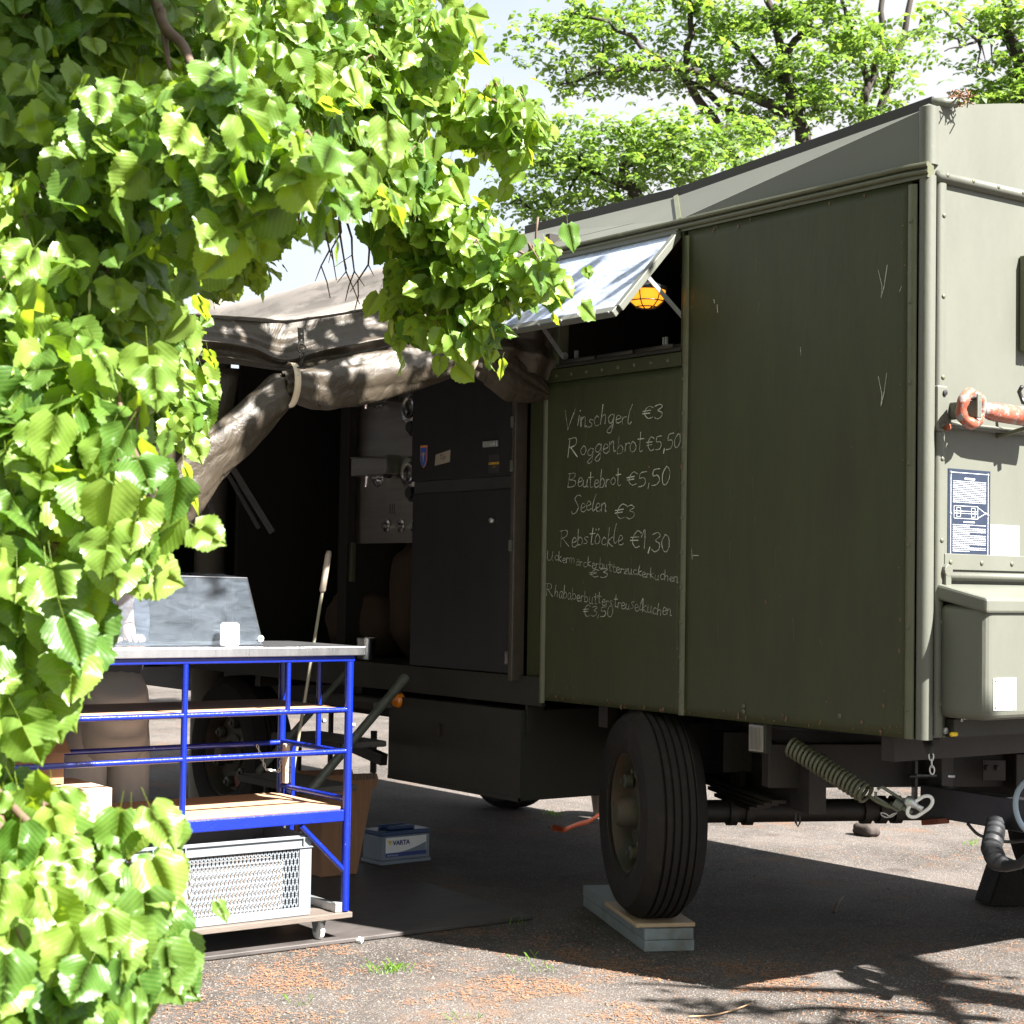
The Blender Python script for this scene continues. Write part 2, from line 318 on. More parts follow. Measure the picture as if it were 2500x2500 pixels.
def leaf_mat(name, c0, c1, trans, rough=.38, veins=True, mixf=.42):
    m = bpy.data.materials.new(name); m.use_nodes = True; nt = m.node_tree; N = nt.nodes; lk = nt.links.new
    b = N['Principled BSDF']; o = N['Material Output']; b.inputs['Roughness'].default_value = rough; b.inputs['Specular IOR Level'].default_value = .55
    g = N.new('ShaderNodeNewGeometry'); r = N.new('ShaderNodeValToRGB'); r.color_ramp.elements[0].color = (*c0, 1); r.color_ramp.elements[1].color = (*c1, 1)
    oi = N.new('ShaderNodeObjectInfo'); add = N.new('ShaderNodeMath'); add.operation = 'ADD'; fr = N.new('ShaderNodeMath'); fr.operation = 'FRACT'
    lk(g.outputs['Random Per Island'], add.inputs[0]); lk(oi.outputs['Random'], add.inputs[1]); lk(add.outputs[0], fr.inputs[0]); lk(fr.outputs[0], r.inputs[0])
    col = r.outputs[0]
    if veins:
        uv = N.new('ShaderNodeUVMap'); s = N.new('ShaderNodeSeparateXYZ'); lk(uv.outputs[0], s.inputs[0])
        def ma(op, a, bb=None, cc=None):
            x = N.new('ShaderNodeMath'); x.operation = op
            for k, v in enumerate((a, bb, cc)):
                if v is None: continue
                if hasattr(v, 'links'): lk(v, x.inputs[k])
                else: x.inputs[k].default_value = v
            return x.outputs[0]
        au = ma('ABSOLUTE', s.outputs[0])
        ph = ma('MULTIPLY', ma('SUBTRACT', s.outputs[1], ma('MULTIPLY', au, .95)), 8.0)
        tri = ma('ABSOLUTE', ma('SUBTRACT', ma('FRACT', ph), .5))           # 0 on vein line centre .. .5 between
        vein = ma('SUBTRACT', 1.0, ma('MINIMUM', ma('MULTIPLY', tri, 13.0), 1.0))
        mid = ma('SUBTRACT', 1.0, ma('MINIMUM', ma('MULTIPLY', au, 40.0), 1.0))
        vv = ma('MAXIMUM', vein, mid)
        nz = N.new('ShaderNodeTexNoise'); nz.inputs['Scale'].default_value = 30; lk(uv.outputs[0], nz.inputs['Vector'])
        x = N.new('ShaderNodeMix'); x.data_type = 'RGBA'; x.inputs['B'].default_value = (min(1,c1[0]*1.9), min(1,c1[1]*1.45), c1[2]*1.9, 1)
        lk(ma('MULTIPLY', vv, .38), x.inputs['Factor']); lk(col, x.inputs['A']); col = x.outputs['Result']
        bp = N.new('ShaderNodeBump'); bp.inputs['Strength'].default_value = .16; bp.inputs['Distance'].default_value = .002
        hh = ma('ADD', ma('MULTIPLY', ma('MINIMUM', ma('MULTIPLY', tri, 3.2), 1.0), .9), ma('MULTIPLY', nz.outputs['Fac'], .5)); lk(hh, bp.inputs['Height']); lk(bp.outputs[0], b.inputs['Normal'])
    lk(col, b.inputs['Base Color'])
    tl = N.new('ShaderNodeBsdfTranslucent'); mc = N.new('ShaderNodeMix'); mc.data_type = 'RGBA'; mc.blend_type = 'MULTIPLY'; mc.inputs['Factor'].default_value = 1
    lk(col, mc.inputs['A']); mc.inputs['B'].default_value = (*trans, 1); lk(mc.outputs['Result'], tl.inputs[0])
    ms = N.new('ShaderNodeMixShader'); ms.inputs[0].default_value = mixf; lk(b.outputs[0], ms.inputs[1]); lk(tl.outputs[0], ms.inputs[2]); lk(ms.outputs[0], o.inputs[0])
    return m
M['leaf'] = leaf_mat('linden leaf', (.050,.125,.018), (.185,.285,.050), (2.5,2.2,.65), .36, True, .46)
M['tree_leaf'] = leaf_mat('tree leaf', (.065,.125,.03), (.15,.225,.06), (2.3,2.3,1.0), .5, False)
M['bract'] = leaf_mat('pale bract', (.30,.36,.13), (.40,.44,.19), (1.8,1.6,.9), .5, False)
M['grass'] = leaf_mat('grass', (.08,.17,.025), (.16,.28,.04), (2,2,.8), .5, False)
M['litter'] = mat('dry needles', (.15,.062,.03), .8, c2=(.24,.125,.065), nscale=30, namt=.3)
M['litter2'] = mat('dark crumbs', (.07,.045,.03), .9, c2=(.2,.13,.08), nscale=30)

# ------------------------------------------------------------------ ground
g = MB(); g.add([(-400,-400,0),(400,-400,0),(400,400,0),(-400,400,0)], [(0,1,2,3)])
part('ground', g, M['ground'], kind='structure', fix=False)

# ================================================================== TRAILER
YS = 4.775; XF = -4.03; ZB = .958; ZR = 2.945; YE = 7.36; XR = -12.2
tr = thing('military_trailer', 'large olive green military trailer with its long side open as a bakery stall', 'trailer', (-7.5, 6.0, 0))
SC = MB(); SC.lathe((0,0,0), (0,1,0), [(.0001,-.003),(.006,-.003),(.0085,-.001),(.009,0)], 8)
screw_mesh = SC.mesh('screw'); screw_mesh.materials.append(M['trim_paint'])
for p in screw_mesh.polygons: p.use_smooth = True
def screw_y(x, z, y=YS-.002, par=None): inst('screw', screw_mesh, Matrix.Translation((x, y, z)), par or tr)
def screw_x(y, z, x=XF+.002, par=None): inst('screw', screw_mesh, Matrix.Translation((x, y, z)) @ Matrix.Rotation(pi/2, 4, 'Z'), par or tr)

# side panels (thickness .03), subtly wavy sheet metal
def wavy(x0, x1, z0, z1, y, amp=.006, nx=30, nz=40, sd=0):
    rows = []
    for j in range(nz+1):
        z = z0 + (z1-z0)*j/nz
        rows.append([(x0+(x1-x0)*i/nx, y + amp*noise.noise(Vector(((x0+(x1-x0)*i/nx)*1.7+sd, z*1.1, sd))), z) for i in range(nx+1)])
    return MB().grid(rows)
sp1 = part('side_panel', wavy(-5.257, -4.098, ZB, ZR-.03, YS+.010), M['shaded_paint'], tr, smooth=True, solid=.014, label='large plain olive side panel with chalk ticks')
sp2 = part('menu_panel', wavy(-6.19, -5.273, ZB+.002, 2.365, YS+.010, sd=5), M['shaded_paint'], tr, smooth=True, solid=.014, label='olive panel with a chalked bread price list')
# vertical half-round seam, trims and corner columns
def vtrim(name, x, y, w, d, z0=ZB, z1=ZR-.05, m='trim_paint', n=7, dirn=(0,-1), par=None):
    # half-round strip, bulging along dirn
    poly = []
    dx, dy = dirn; tx, ty = -dy, dx
    for k in range(n+1):
        a = pi*k/n; poly.append((x + tx*cos(a)*w/2 + dx*sin(a)*d, y + ty*cos(a)*w/2 + dy*sin(a)*d, z0))
    return part(name, MB().prism(poly, (0,0,z1-z0)), M[m], par or tr, smooth='auto')
vtrim('seam_strip', -5.263, YS+.004, .030, .012, ZB, 2.365)
vtrim('seam_strip', -5.267, YS+.004, .036, .006, 2.366, ZR-.05)
vtrim('seam_strip', -6.178, YS+.006, .030, .016, ZB-.01, 2.33)
vtrim('corner_strip', -4.090, YS+.004, .040, .013, ZB, ZR-.045)
part('corner_post', MB().lathe((0,0,0),(0,0,1),[(.001,ZB),(.029,ZB),(.029,ZR-.02),(.001,ZR-.02)],28), M['paint'], tr, smooth='auto').matrix_basis = Matrix.Translation((-4.043, YS+.026, 0))
vtrim('corner_strip', XF+.002, YS+.080, .045, .014, ZB+.01, ZR-.04, dirn=(1,0), m='paint')
part('corner_gap', MB().box(-4.045,-4.036, YS+.05, YS+.056, ZB, ZR-.03), M['black'], tr)
for k in range(7):
    z = 1.06 + k*.285; screw_y(-4.090, z, YS-.010); screw_x(YS+.080, z+.02, XF+.017)
for k in range(10):
    screw_y(-5.263, 1.05+k*.14, YS-.009)
# frame rail under the window, with screws
part('window_rail', MB().box(-6.175,-5.286,YS-.004,YS+.02,2.367,2.425), M['shaded_paint'], tr, bevel=.003)
for k in range(8): screw_y(-6.1+k*.105, 2.395, YS-.005)
part('window_sill', MB().box(-6.10,-5.286,YS-.012,YS+.03,2.428,2.442).box(-6.1,-5.286,YS+.02,YS+.035,2.442,2.462), M['dark_green'], tr, bevel=.002)
fr = MB(); fr.box(-6.105,-6.085,YS-.006,YS+.05,2.43,2.92); fr.box(-6.14,-6.106,YS+.0,YS+.05,2.43,2.92)
part('window_frame', fr, M['trim_paint'], tr, bevel=.002)
part('window_frame', MB().box(-5.290,-5.281,YS,YS+.08,2.43,2.92), M['shaded_paint'], tr)
sl_ = MB()
for i in range(3): part('seal_roll', MB().tube([(-6.05+i*.25,YS-.016,2.450),(-5.82+i*.25,YS-.016,2.450)], .009, 8), M['dark_green'], tr, smooth=True)
clips = MB()
for x in (-5.98,-5.97,-5.40,-5.385): clips.box(x-.003,x+.003,YS+.0,YS+.012,2.46,2.495)
part('latch', clips, M['galv'], tr)
# open flap: hinge on top, pushed out
fa = Vector((-5.30, YS-.005, 2.915)); fb = Vector((-5.30, 4.44, 2.555)); fl = Vector((-.80,0,0)); dn = (fb-fa); nrm = Vector((-1,0,0)).cross(dn).normalized()
wf = thing_ = None
flap = MB()
def bar_between(mb, a, b, w, h, n): mb.bar(a, b, w, h, up=n)
bar_between(flap, fb, fb+fl, .035, .03, nrm); bar_between(flap, fa+dn*.04, fa+dn*.965, .03, .03, nrm); bar_between(flap, fa+fl+dn*.04, fa+fl+dn*.965, .03, .03, nrm); bar_between(flap, fa+dn*.02, fa+fl+dn*.02, .03, .03, nrm)
wf = part('window_flap', flap, M['paint'], tr, bevel=.003, label='top hinged window flap pushed open on struts')
gp = MB(); q = [fa+dn*.04+fl*.02, fa+dn*.97+fl*.02, fa+dn*.97+fl*.98, fa+dn*.04+fl*.98]; gp.prism(q, nrm*.005); part('pane', gp, M['flap_glass'], wf)
for k in range(6):
    p = fb+fl*(.03+.188*k); part('screw', MB().lathe(p+Vector((0,-.017,0))+dn.normalized()*.004, dn, [(.0001,.004),(.006,.004),(.007,0)], 8), M['galv'], wf)
st = MB(); st.bar(fa+dn*.52+Vector((.0,0,-.015)), Vector((-5.294, YS+.03, 2.555)), .018,.006, up=Vector((1,0,0)))
part('flap_strut', st, M['galv'], tr)
st = MB(); st.bar(fa+fl*.97+dn*.6, Vector((-6.06, YS-.0, 2.475)), .018,.006, up=Vector((1,0,0))); st.lathe((-6.055,YS+.0,2.478),(1,0,0),[(.001,0),(.016,0),(.016,.012),(.001,.012)],12)
part('flap_strut', st, M['galv'], tr)
# drip rail under the roof band
dr = MB()
for z, y, r in ((ZR-.012, YS-.008, .009), (ZR+.012, YS-.012, .010)):
    dr.tube([(XF+.02, y, z), (-4.12, y-.004, z+.004), (-5.3, y, z), (-6.25, y, z)], r, 8)
dr.box(-6.25, XF+.01, YS-.004, YS+.03, ZR-.03, ZR+.02)
part('drip_rail', dr, M['trim_paint'], tr, smooth='auto')
dr = MB(); dr.tube([(XF+.002, YS+.055, ZR-.018), (XF+.002, 6.0, ZR-.018), (XF+.002, YE, ZR-.018)], .022, 12)
part('front_rail', dr, M['paint'], tr, smooth=True)
for k in range(4):
    screw_x(YS+.09+k*.14, ZR-.012, XF+.023)
# roof: shoulder folded along a diagonal crease, then flat, arched front
A_ = Vector((XF-.03, YS+.012, ZR+.02)); B_ = Vector((XF-.03, YS+.03, 3.165)); Cc = Vector((-5.31, YS+.004, ZR+.02)); D_ = Vector((-5.54, 4.965, 3.125)); E_ = Vector((-6.7, YS+.004, ZR+.02)); F_ = Vector((-6.7, 5.01, 3.14))
sh = MB(); sh.add([A_, Cc, B_], [(0,1,2)]); part('roof_shoulder', sh, M['paint'], tr, solid=.006, label='upright triangular end of the roof shoulder')
sh = MB(); sh.add([B_, Cc, D_], [(0,1,2)]); sh.add([Cc, E_, F_, D_], [(0,1,2,3)]); part('roof_shoulder', sh, M['paint'], tr, solid=.006, label='sunlit sloping roof shoulder')
part('roof_seam', MB().bar(Cc+Vector((0,-.006,.004)), D_+Vector((0,-.004,.006)), .02, .006, up=Vector((0,-.6,.8))), M['trim_paint'], tr)
ec = MB(); ec.lathe((XF-.018,YS+.034,0),(0,0,1),[(.001,ZR+.02),(.034,ZR+.02),(.034,3.17),(.001,3.185)],20); part('roof_corner', ec, M['paint'], tr, smooth='auto')
# gutter strip (vertical, stands above the shoulder)
gs = MB()
def strip(mb, a, b, h, t=.012, dz=0):
    a = Vector(a); b = Vector(b); mb.prism([a, b, b+Vector((0,.0,h)), a+Vector((0,0,h))], (0,t,0))
strip(gs, B_+Vector((.01,.022,.0)), D_+Vector((0,.022,.0)), .05); strip(gs, D_+Vector((-.0005,.022,.0)), F_+Vector((0,.022,.0)), .05)
part('roof_gutter', gs, M['dark_green'], tr)
rows = []
for i, x in enumerate((XF-.02, -5.5, -7.0, -9.0, XR)):
    y0 = (YS+.06, 4.99, 5.04, 5.04, 5.04)[i]; z0 = (3.175, 3.13, 3.145, 3.145, 3.145)[i]
    rows.append([(x, y0+(YE-.02-y0)*t, z0 + .17*sin(pi*t)) for t in [k/12 for k in range(13)]])
part('roof', MB().grid(rows), M['paint'], tr, smooth=True, solid=.01)
# front wall with arched top, 25 mm thick
poly = [(XF-.03, YS+.03, ZB+.005), (XF-.03, YE-.03, ZB+.005), (XF-.03, YE-.03, 3.17)]
for k in range(13):
    t = 1-k/12; poly.append((XF-.03, YS+.03+(YE-YS-.06)*t, 3.172+.17*sin(pi*t)))
part('front_wall', MB().prism(poly, (.027,0,0)), M['paint'], tr)
part('wall', MB().box(XR, XF-.04, YE-.03, YE, ZB, 3.12), M['shaded_paint'], tr)
part('rear_wall', MB().box(XR, XR+.03, YS, YE-.032, ZB, 3.1), M['shaded_paint'], tr)
part('floor', MB().box(XR+.03, XF-.04, YS+.02, YE-.035, ZB+.0, 1.045), M['interior'], tr)
# interior: kitchen room behind the window, baking bay
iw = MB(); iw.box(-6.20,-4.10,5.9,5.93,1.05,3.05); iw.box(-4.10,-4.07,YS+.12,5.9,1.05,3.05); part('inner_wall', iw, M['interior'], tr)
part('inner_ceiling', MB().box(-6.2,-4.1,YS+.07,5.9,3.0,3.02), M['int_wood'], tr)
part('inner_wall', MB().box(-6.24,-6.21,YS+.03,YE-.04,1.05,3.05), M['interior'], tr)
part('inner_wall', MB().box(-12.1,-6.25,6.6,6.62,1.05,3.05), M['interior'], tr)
part('side_skirt', MB().box(XR, -6.19, YS+.006, YS+.03, .93, 1.06), M['dark_green'], tr, bevel=.003)
part('side_wall', MB().box(XR+.03, -10.3, YS+.0, YS+.03, 1.062, 2.95), M['shaded_paint'], tr)
# jamb between cabinet and menu panel
jb = MB(); jb.box(-6.335,-6.20,YS+.035,YS+.05,1.06,2.9); part('jamb', jb, M['shaded_paint'], tr)
jb = MB(); jb.box(-6.39,-6.352,YS-.03,YS+.03,1.035,2.6); jb.tube([(-6.356,YS-.034,1.035),(-6.356,YS-.034,2.6)], .006, 8); part('door_edge', jb, M['edge_metal'], tr, bevel=.002)
lk_ = MB()
for z in (1.62,1.98,2.18): part('hinge', MB().box(-6.385,-6.365,YS-.042,YS-.031,z,z+.05), M['tube_steel'], tr)
# cabinet doors (open leaf, lower and upper)
ld = part('cabinet_door', MB().box(-7.225,-6.41,YS-.012,YS+.012,1.065,1.905), M['door'], tr, bevel=.004, label='tall scuffed lower anthracite door')
ud = part('cabinet_door', MB().box(-7.235,-6.41,YS-.016,YS+.012,1.965,2.75), M['door'], tr, bevel=.004, label='upper anthracite door with stickers')
part('door_gap', MB().box(-7.23,-6.42,YS+.0,YS+.012,1.906,1.964), M['black'], tr)
def onY(px, py, off=.0): return on(px, py, 1, YS-.016-off)
ht = MB(); p = onY(1200,1084,.004); ht.box(p.x-.055,p.x+.055,p.y-.012,p.y,p.z-.014,p.z+.014); p2 = onY(1205,1084,.02); ht.box(p2.x-.012,p2.x+.02,p2.y-.012,p2.y,p2.z-.008,p2.z+.01); part('handle', ht, M['galv'], ud, bevel=.002)
p = onY(1205,1271,-.004); part('knob', MB().lathe(p, (0,-1,0), [(.001,.022),(.011,.02),(.014,.01),(.010,0)], 14), M['galv'], ld, smooth=True)
p = onY(1237,1606,-.004); part('keyhole', MB().box(p.x-.012,p.x+.012,p.y-.004,p.y,p.z-.03,p.z+.03), M['chrome'], ld, bevel=.002)

def text(name, s, size, origin, right, up, m, parent, off=.001, align='LEFT', bold=0, shear=0):
    cu = bpy.data.curves.new(name, 'FONT'); cu.body = s; cu.size = size; cu.align_x = align; cu.offset = bold; cu.shear = shear
    t = bpy.data.objects.new(name, cu); COL.objects.link(t)
    dg = bpy.context.evaluated_depsgraph_get(); me = bpy.data.meshes.new_from_object(t.evaluated_get(dg)); bpy.data.objects.remove(t)
    right = Vector(right).normalized(); up = Vector(up).normalized(); n = right.cross(up).normalized(); o = Vector(origin)+n*off
    me.transform(Matrix((( right.x,up.x,n.x,o.x),(right.y,up.y,n.y,o.y),(right.z,up.z,n.z,o.z),(0,0,0,1))))
    me.materials.clear(); me.materials.append(m)
    return part(name, me, None, parent)
RIGHT = Vector((1,0,0)); UP = Vector((0,0,1))
# stickers on the upper door
c = onY(1035,1115); w, h = .030, .055
shp = [(c.x-w, c.y-.001, c.z+h),(c.x+w, c.y-.001, c.z+h),(c.x+w, c.y-.001, c.z-.015),(c.x+w*.6, c.y-.001, c.z-h*.75),(c.x, c.y-.001, c.z-h),(c.x-w*.6, c.y-.001, c.z-h*.75),(c.x-w, c.y-.001, c.z-.015)]
sk = part('shield_sticker', MB().prism(shp, (0,-.0012,0)), M['amber'], ud, label='blue shield shaped sticker with orange border')
s2 = [(c.x+(x-c.x)*.84, y-.002, c.z+(z-c.z)*.88-.004) for x, y, z in shp]; part('shield_field', MB().prism(s2, (0,-.001,0)), mat('sticker blue', (.01,.09,.42), .4), sk)
pl = MB(); yy = c.y-.0042
pl.add([(c.x-.006,yy,c.z+.01),(c.x,yy,c.z-.03),(c.x+.006,yy,c.z+.01)], [(0,1,2)])
for k in range(5):
    a = radians(30+30*k); pl.add([(c.x,yy,c.z+.002),(c.x+.022*cos(a)-.003,yy,c.z+.004+.018*sin(a)),(c.x+.022*cos(a)+.003,yy,c.z+.004+.018*sin(a))], [(0,1,2)])
part('emblem', pl, M['yellow'], sk)
c = onY(1081,1118); tp = MB(); tp.prism([(c.x-.065,c.y-.001,c.z-.035),(c.x+.062,c.y-.001,c.z-.022),(c.x+.066,c.y-.001,c.z+.036),(c.x-.058,c.y-.001,c.z+.018)], (0,-.001,0))
tpo = part('masking_tape', tp, mat('masking tape', (.36,.30,.24), .8), ud, label='strip of beige masking tape')
text('lettering', 'Tür', .036, (c.x-.025, c.y-.002, c.z-.008), RIGHT, UP, M['ink_black'], tpo, shear=.2)
c = onY(1207,1132); bs = part('beer_sticker', MB().box(c.x-.044,c.x+.044,c.y-.0012,c.y,c.z-.042,c.z+.042), M['black'], ud, label='square black sticker with yellow capitals')
text('lettering', 'DOMBERGER', .0138, (c.x, c.y-.0015, c.z-.003), RIGHT, UP, M['yellow'], bs, align='CENTER', bold=.0004)
text('lettering', 'BRAUEREI', .006, (c.x, c.y-.0015, c.z-.016), RIGHT, UP, M['yellow'], bs, align='CENTER')
# scuffs on lower door
# oven column
YO = 5.12
p0 = on(1010,1300,1,YO)
ov = thing_part = part('oven_front', MB().box(on(848,1250,1,YO).x, -7.15, YO, YO+.03, on(930,1326,1,YO).z, 2.95), M['steel'], tr, label='stainless oven control front')
def ovp(px, py): return on(px, py, 1, YO)
for (px, py) in ((922,975),(922,1165)):
    c = ovp(px, py)
    v_ = MB(); v_.lathe(c, (0,-1,0), [(.001,.05),(.018,.05),(.022,.02),(.05,.006),(.055,0)], 20); v_.tube([c+Vector((-.03,-.05,.07)), c+Vector((0,-.06,.05)), c+Vector((.01,-.075,0)), c+Vector((-.01,-.07,-.05)), c+Vector((-.03,-.06,-.03))], .009, 8)
    for k in range(5): v_.lathe(c+Vector((.0,-.055,.035+k*.008)), (0,0,1), [(.001,0),(.014,0),(.014,.004),(.001,.004)], 10)
    part('tap', v_, M['chrome'], ov, smooth='auto')
    c = ovp(px+42, py-8); part('tap_knob', MB().lathe(c, (0,-1,0), [(.001,.06),(.026,.06),(.026,.03),(.01,.028),(.01,0)], 16), M['black'], ov, smooth='auto')
for (px, py) in ((922,1131),(925,962)):
    a = ovp(892,py); b = ovp(978,py); tb = MB(); tb.box(a.x+.02, b.x-.02, YO-.085, YO-.002, a.z-.075, a.z-.068); tb.box(a.x,b.x,YO-.091,YO-.085,a.z-.075,a.z+.025); tb.box(a.x,a.x+.006,YO-.085,YO-.002,a.z-.075,a.z+.025); tb.box(b.x-.006,b.x,YO-.085,YO-.002,a.z-.075,a.z+.025); tb.tube([(a.x-.004,YO-.092,a.z+.026),(b.x+.004,YO-.092,b.z+.026)],.005,8)
    part('drip_tray', tb, M['steel'], ov, bevel=.002)
for (px, py) in ((1005,995),(1003,1155)):
    c = ovp(px, py); part('porthole', MB().lathe(c, (0,-1,0), [(.035,.004),(.04,.022),(.055,.024),(.06,.012),(.088,.010),(.09,0)], 28), M['chrome'], ov, smooth='auto')
    c = ovp(px+4, py+48); part('dial', MB().lathe(c, (0,-1,0), [(.001,.03),(.03,.03),(.034,.01),(.05,.006),(.05,0)], 20), M['black'], ov, smooth='auto')
for px in (946,981,1014):
    c = ovp(px, 1284); part('dial', MB().lathe(c, (0,-1,0), [(.038,0),(.036,.008),(.018,.010),(.016,.03),(.001,.03)], 24), M['chrome'], ov, smooth='auto')
a = ovp(950,1222); b = ovp(978,1264); gp_ = part('gauge_plate', MB().box(a.x,b.x,YO-.003,YO,b.z,a.z), M['steel'], ov)
gl_ = MB()
for k in range(3): gl_.box(a.x+.015+.022*k,a.x+.018+.022*k,YO-.0045,YO-.0032,b.z+.02,a.z-.02)
part('gauge_mark', gl_, M['ink_black'], gp_)
# partition post and oven shelf
xx = on(833,1500,1,YO-.05).x
part('partition_post', MB().box(xx-.05, xx+.04, YO-.05, YO+.45, 1.05, 2.95), M['interior'], tr, bevel=.004)
part('partition_trim', MB().box(xx+.041, xx+.047, YO-.052, YO-.046, 1.05, 2.95), M['dark_green'], tr)
a = on(848,1325,1,YO); b = on(868,1420,1,YO); part('switch_box', MB().box(a.x+.005,b.x,YO-.03,YO,b.z,a.z), M['trim_paint'], tr, bevel=.004)
part('partition', MB().box(-9.62,-9.58,5.05,6.58,1.06,2.95), M['interior'], tr)
# locker under the floor
lo = MB(); lx0 = -7.40; lx1 = -6.31
lo.box(lx0, lx1, YS-.015, 5.65, .50, .905)
lkr = part('under_locker', lo, M['dark_green'], tr, bevel=.004, label='rust edged dark locker slung under the floor')
part('locker_lip', MB().box(lx0+.01,lx1+.012,YS-.022,YS-.0155,.498,.515).box(lx1+.0,lx1+.012,YS-.022,YS-.01,.5,.9), M['dark_green'], lkr)
part('locker_latch', MB().box(-6.98,-6.94,YS-.03,YS-.016,.74,.80), M['chassis'], lkr)
part('bracket', MB().prism([(lx1+.003,YS+.01,.93),(lx1+.003,YS+.12,.93),(lx1+.003,YS+.01,.80)], (.012,0,0)), M['dark_green'], tr)
c = on(966,1710,1,YS-.03); part('side_reflector', MB().lathe((c.x,YS-.02,c.z), (0,-1,0), [(.001,.018),(.03,.016),(.036,.008),(.038,-.02)], 24), M['amber'], tr, smooth='auto', label='round amber side reflector')
part('reflector_stay', MB().bar((c.x,YS-.021,c.z+.03),(c.x+.03,YS-.021,.94),.02,.004,up=Vector((0,1,0))), M['dark_green'], tr)
# chassis rails and cross members
ch = MB()
for y in (5.45, 6.55): ch.box(-12.0,-4.5,y,y+.07,.70,.95)
part('chassis_rail', ch, M['chassis'], tr, bevel=.004)
cm = MB()
for x in (-11.2,-9.0,-7.9,-6.9,-5.9,-4.3): part('cross_member', MB().box(x,x+.06,YS+.1,YE-.1,.86,.955), M['chassis'], tr)

part('front_sill', MB().box(XF-.06,XF-.005,YS+.1,YE-.05,ZB-.005,1.02), M['chassis'], tr)

# ---- wheels
def wheel(W, a, r=.43, w=.235, label=None, detail=True):
    a = Vector(a).normalized(); root = None
    prof = [(.245,-w/2+.005),(.27,-w/2-.004),(.33,-w/2-.012),(.385,-w/2-.006),(r-.02,-w/2+.022),(r-.004,-w/2+.045)]
    g_ = [-.062,-.030,.002,.034,.066]
    x = -w/2+.05
    for gx in g_:
        prof += [(r, x),(r+.001, gx-.006),(r-.013, gx-.004),(r-.013, gx+.004),(r+.001, gx+.006)]; x = gx+.012
    prof += [(r,w/2-.05),(r-.004,w/2-.045),(r-.02,w/2-.022),(.385,w/2+.006),(.33,w/2+.012),(.245,w/2-.005)]
    prof = [(q[0]*r/.43 if q[0] < r-.03 else q[0], q[1]) for q in prof]
    t = part('tyre', MB().lathe(W, a, prof, 72), M['rubber'], tr, smooth='auto', label=label)
    s = r/.43
    rm = MB().lathe(W, a, [(.262*s,-w/2-.004),(.262*s,-w/2+.008),(.24*s,-w/2+.012),(.225*s,-w/2+.05),(.218*s,-.03),(.10,-.045),(.095,-.06),(.001,-.06)], 48)
    rim = part('rim', rm, M['rim'], tr, smooth='auto')
    hb = part('hub', MB().lathe(W, a, [(.001,-.155),(.045,-.153),(.06,-.135),(.068,-.07),(.11,-.055)], 28), M['rim'], tr, smooth='auto')
    u = a.orthogonal().normalized(); v = a.cross(u)
    for k in range(6):
        an = 2*pi*k/6+.4; d = u*cos(an)+v*sin(an)
        part('lug', MB().lathe(W+d*.175-a*.05, (-a), [(.034,0),(.030,.028),(.012,.034),(.012,.045),(.001,.045)], 10), M['nut'], rim, smooth='auto')
        if k in (0,1): part('paint_mark', MB().obox(W+(u*cos(an+.5)+v*sin(an+.5))*.172-a*.042, (u*cos(an+.5)+v*sin(an+.5), a, (u*cos(an+.5)+v*sin(an+.5)).cross(a)), (.035,.012,.045)), M['orange'], rim, bevel=.008)
    return W
AX = Vector((.423,.906,0)).normalized()
W1 = dep(1521,1983,7.30)+AX*.12
WR = W1 + AX*1.92
wheel(W1, AX, label='turned front tyre standing on planks')
wheel(WR, -AX)
WB = Vector((-9.33, 4.97, .45)); wheel(WB, (0,1,0), r=.45); wheel(Vector((-9.33,6.95,.45)), (0,-1,0), r=.45)
FW = Vector((.906,-.423,0))
MID = (W1+WR)/2
axm = MB(); axm.tube([W1+AX*.15, WR-AX*.15], .048, 12)
for k in (.35,.42,.95,1.02,1.09,1.3): axm.lathe(W1+AX*(k), AX, [(.001,-.018),(.062,-.018),(.062,.018),(.001,.018)], 10)
part('front_axle', axm, M['chassis'], tr, smooth='auto')
tt = MB(); tt.lathe(Vector((MID.x,MID.y,0)), (0,0,1), [(.50,.86),(.56,.855),(.56,.895),(.50,.90)], 40, closed=True)
part('turntable_ring', tt, M['chassis'], tr, smooth='auto')
lf = MB()
for s in (.38, 1.40):
    B0 = W1+AX*s
    for k in range(4): lf.bar(B0-FW*(.5-.09*k)+Vector((0,0,.10-.02*k)), B0+FW*(.5-.09*k)+Vector((0,0,.10-.02*k)), .06, .016)
    lf.bar(B0+FW*.04+Vector((0,0,.02)),B0+FW*.04+Vector((0,0,.17)),.03,.03); lf.bar(B0-FW*.04+Vector((0,0,.02)),B0-FW*.04+Vector((0,0,.17)),.03,.03)
part('leaf_spring', lf, M['chassis'], tr, bevel=.002)
sf = MB()
for s in (.46,1.32):
    B0 = W1+AX*s+Vector((0,0,.19)); sf.bar(B0-FW*.75, B0+FW*.70, .07, .23)
for q_ in (-.5,.0,.55): sf.bar(W1+AX*.3+FW*q_+Vector((0,0,.25)), WR-AX*.1+FW*q_+Vector((0,0,.25)), .08, .17)
part('steering_subframe', sf, M['chassis'], tr, bevel=.004)
part('ring_plate', MB().lathe(Vector((MID.x,MID.y,0)), (0,0,1), [(.001,.902),(.62,.902),(.62,.915),(.001,.915)], 36), M['chassis'], tr)
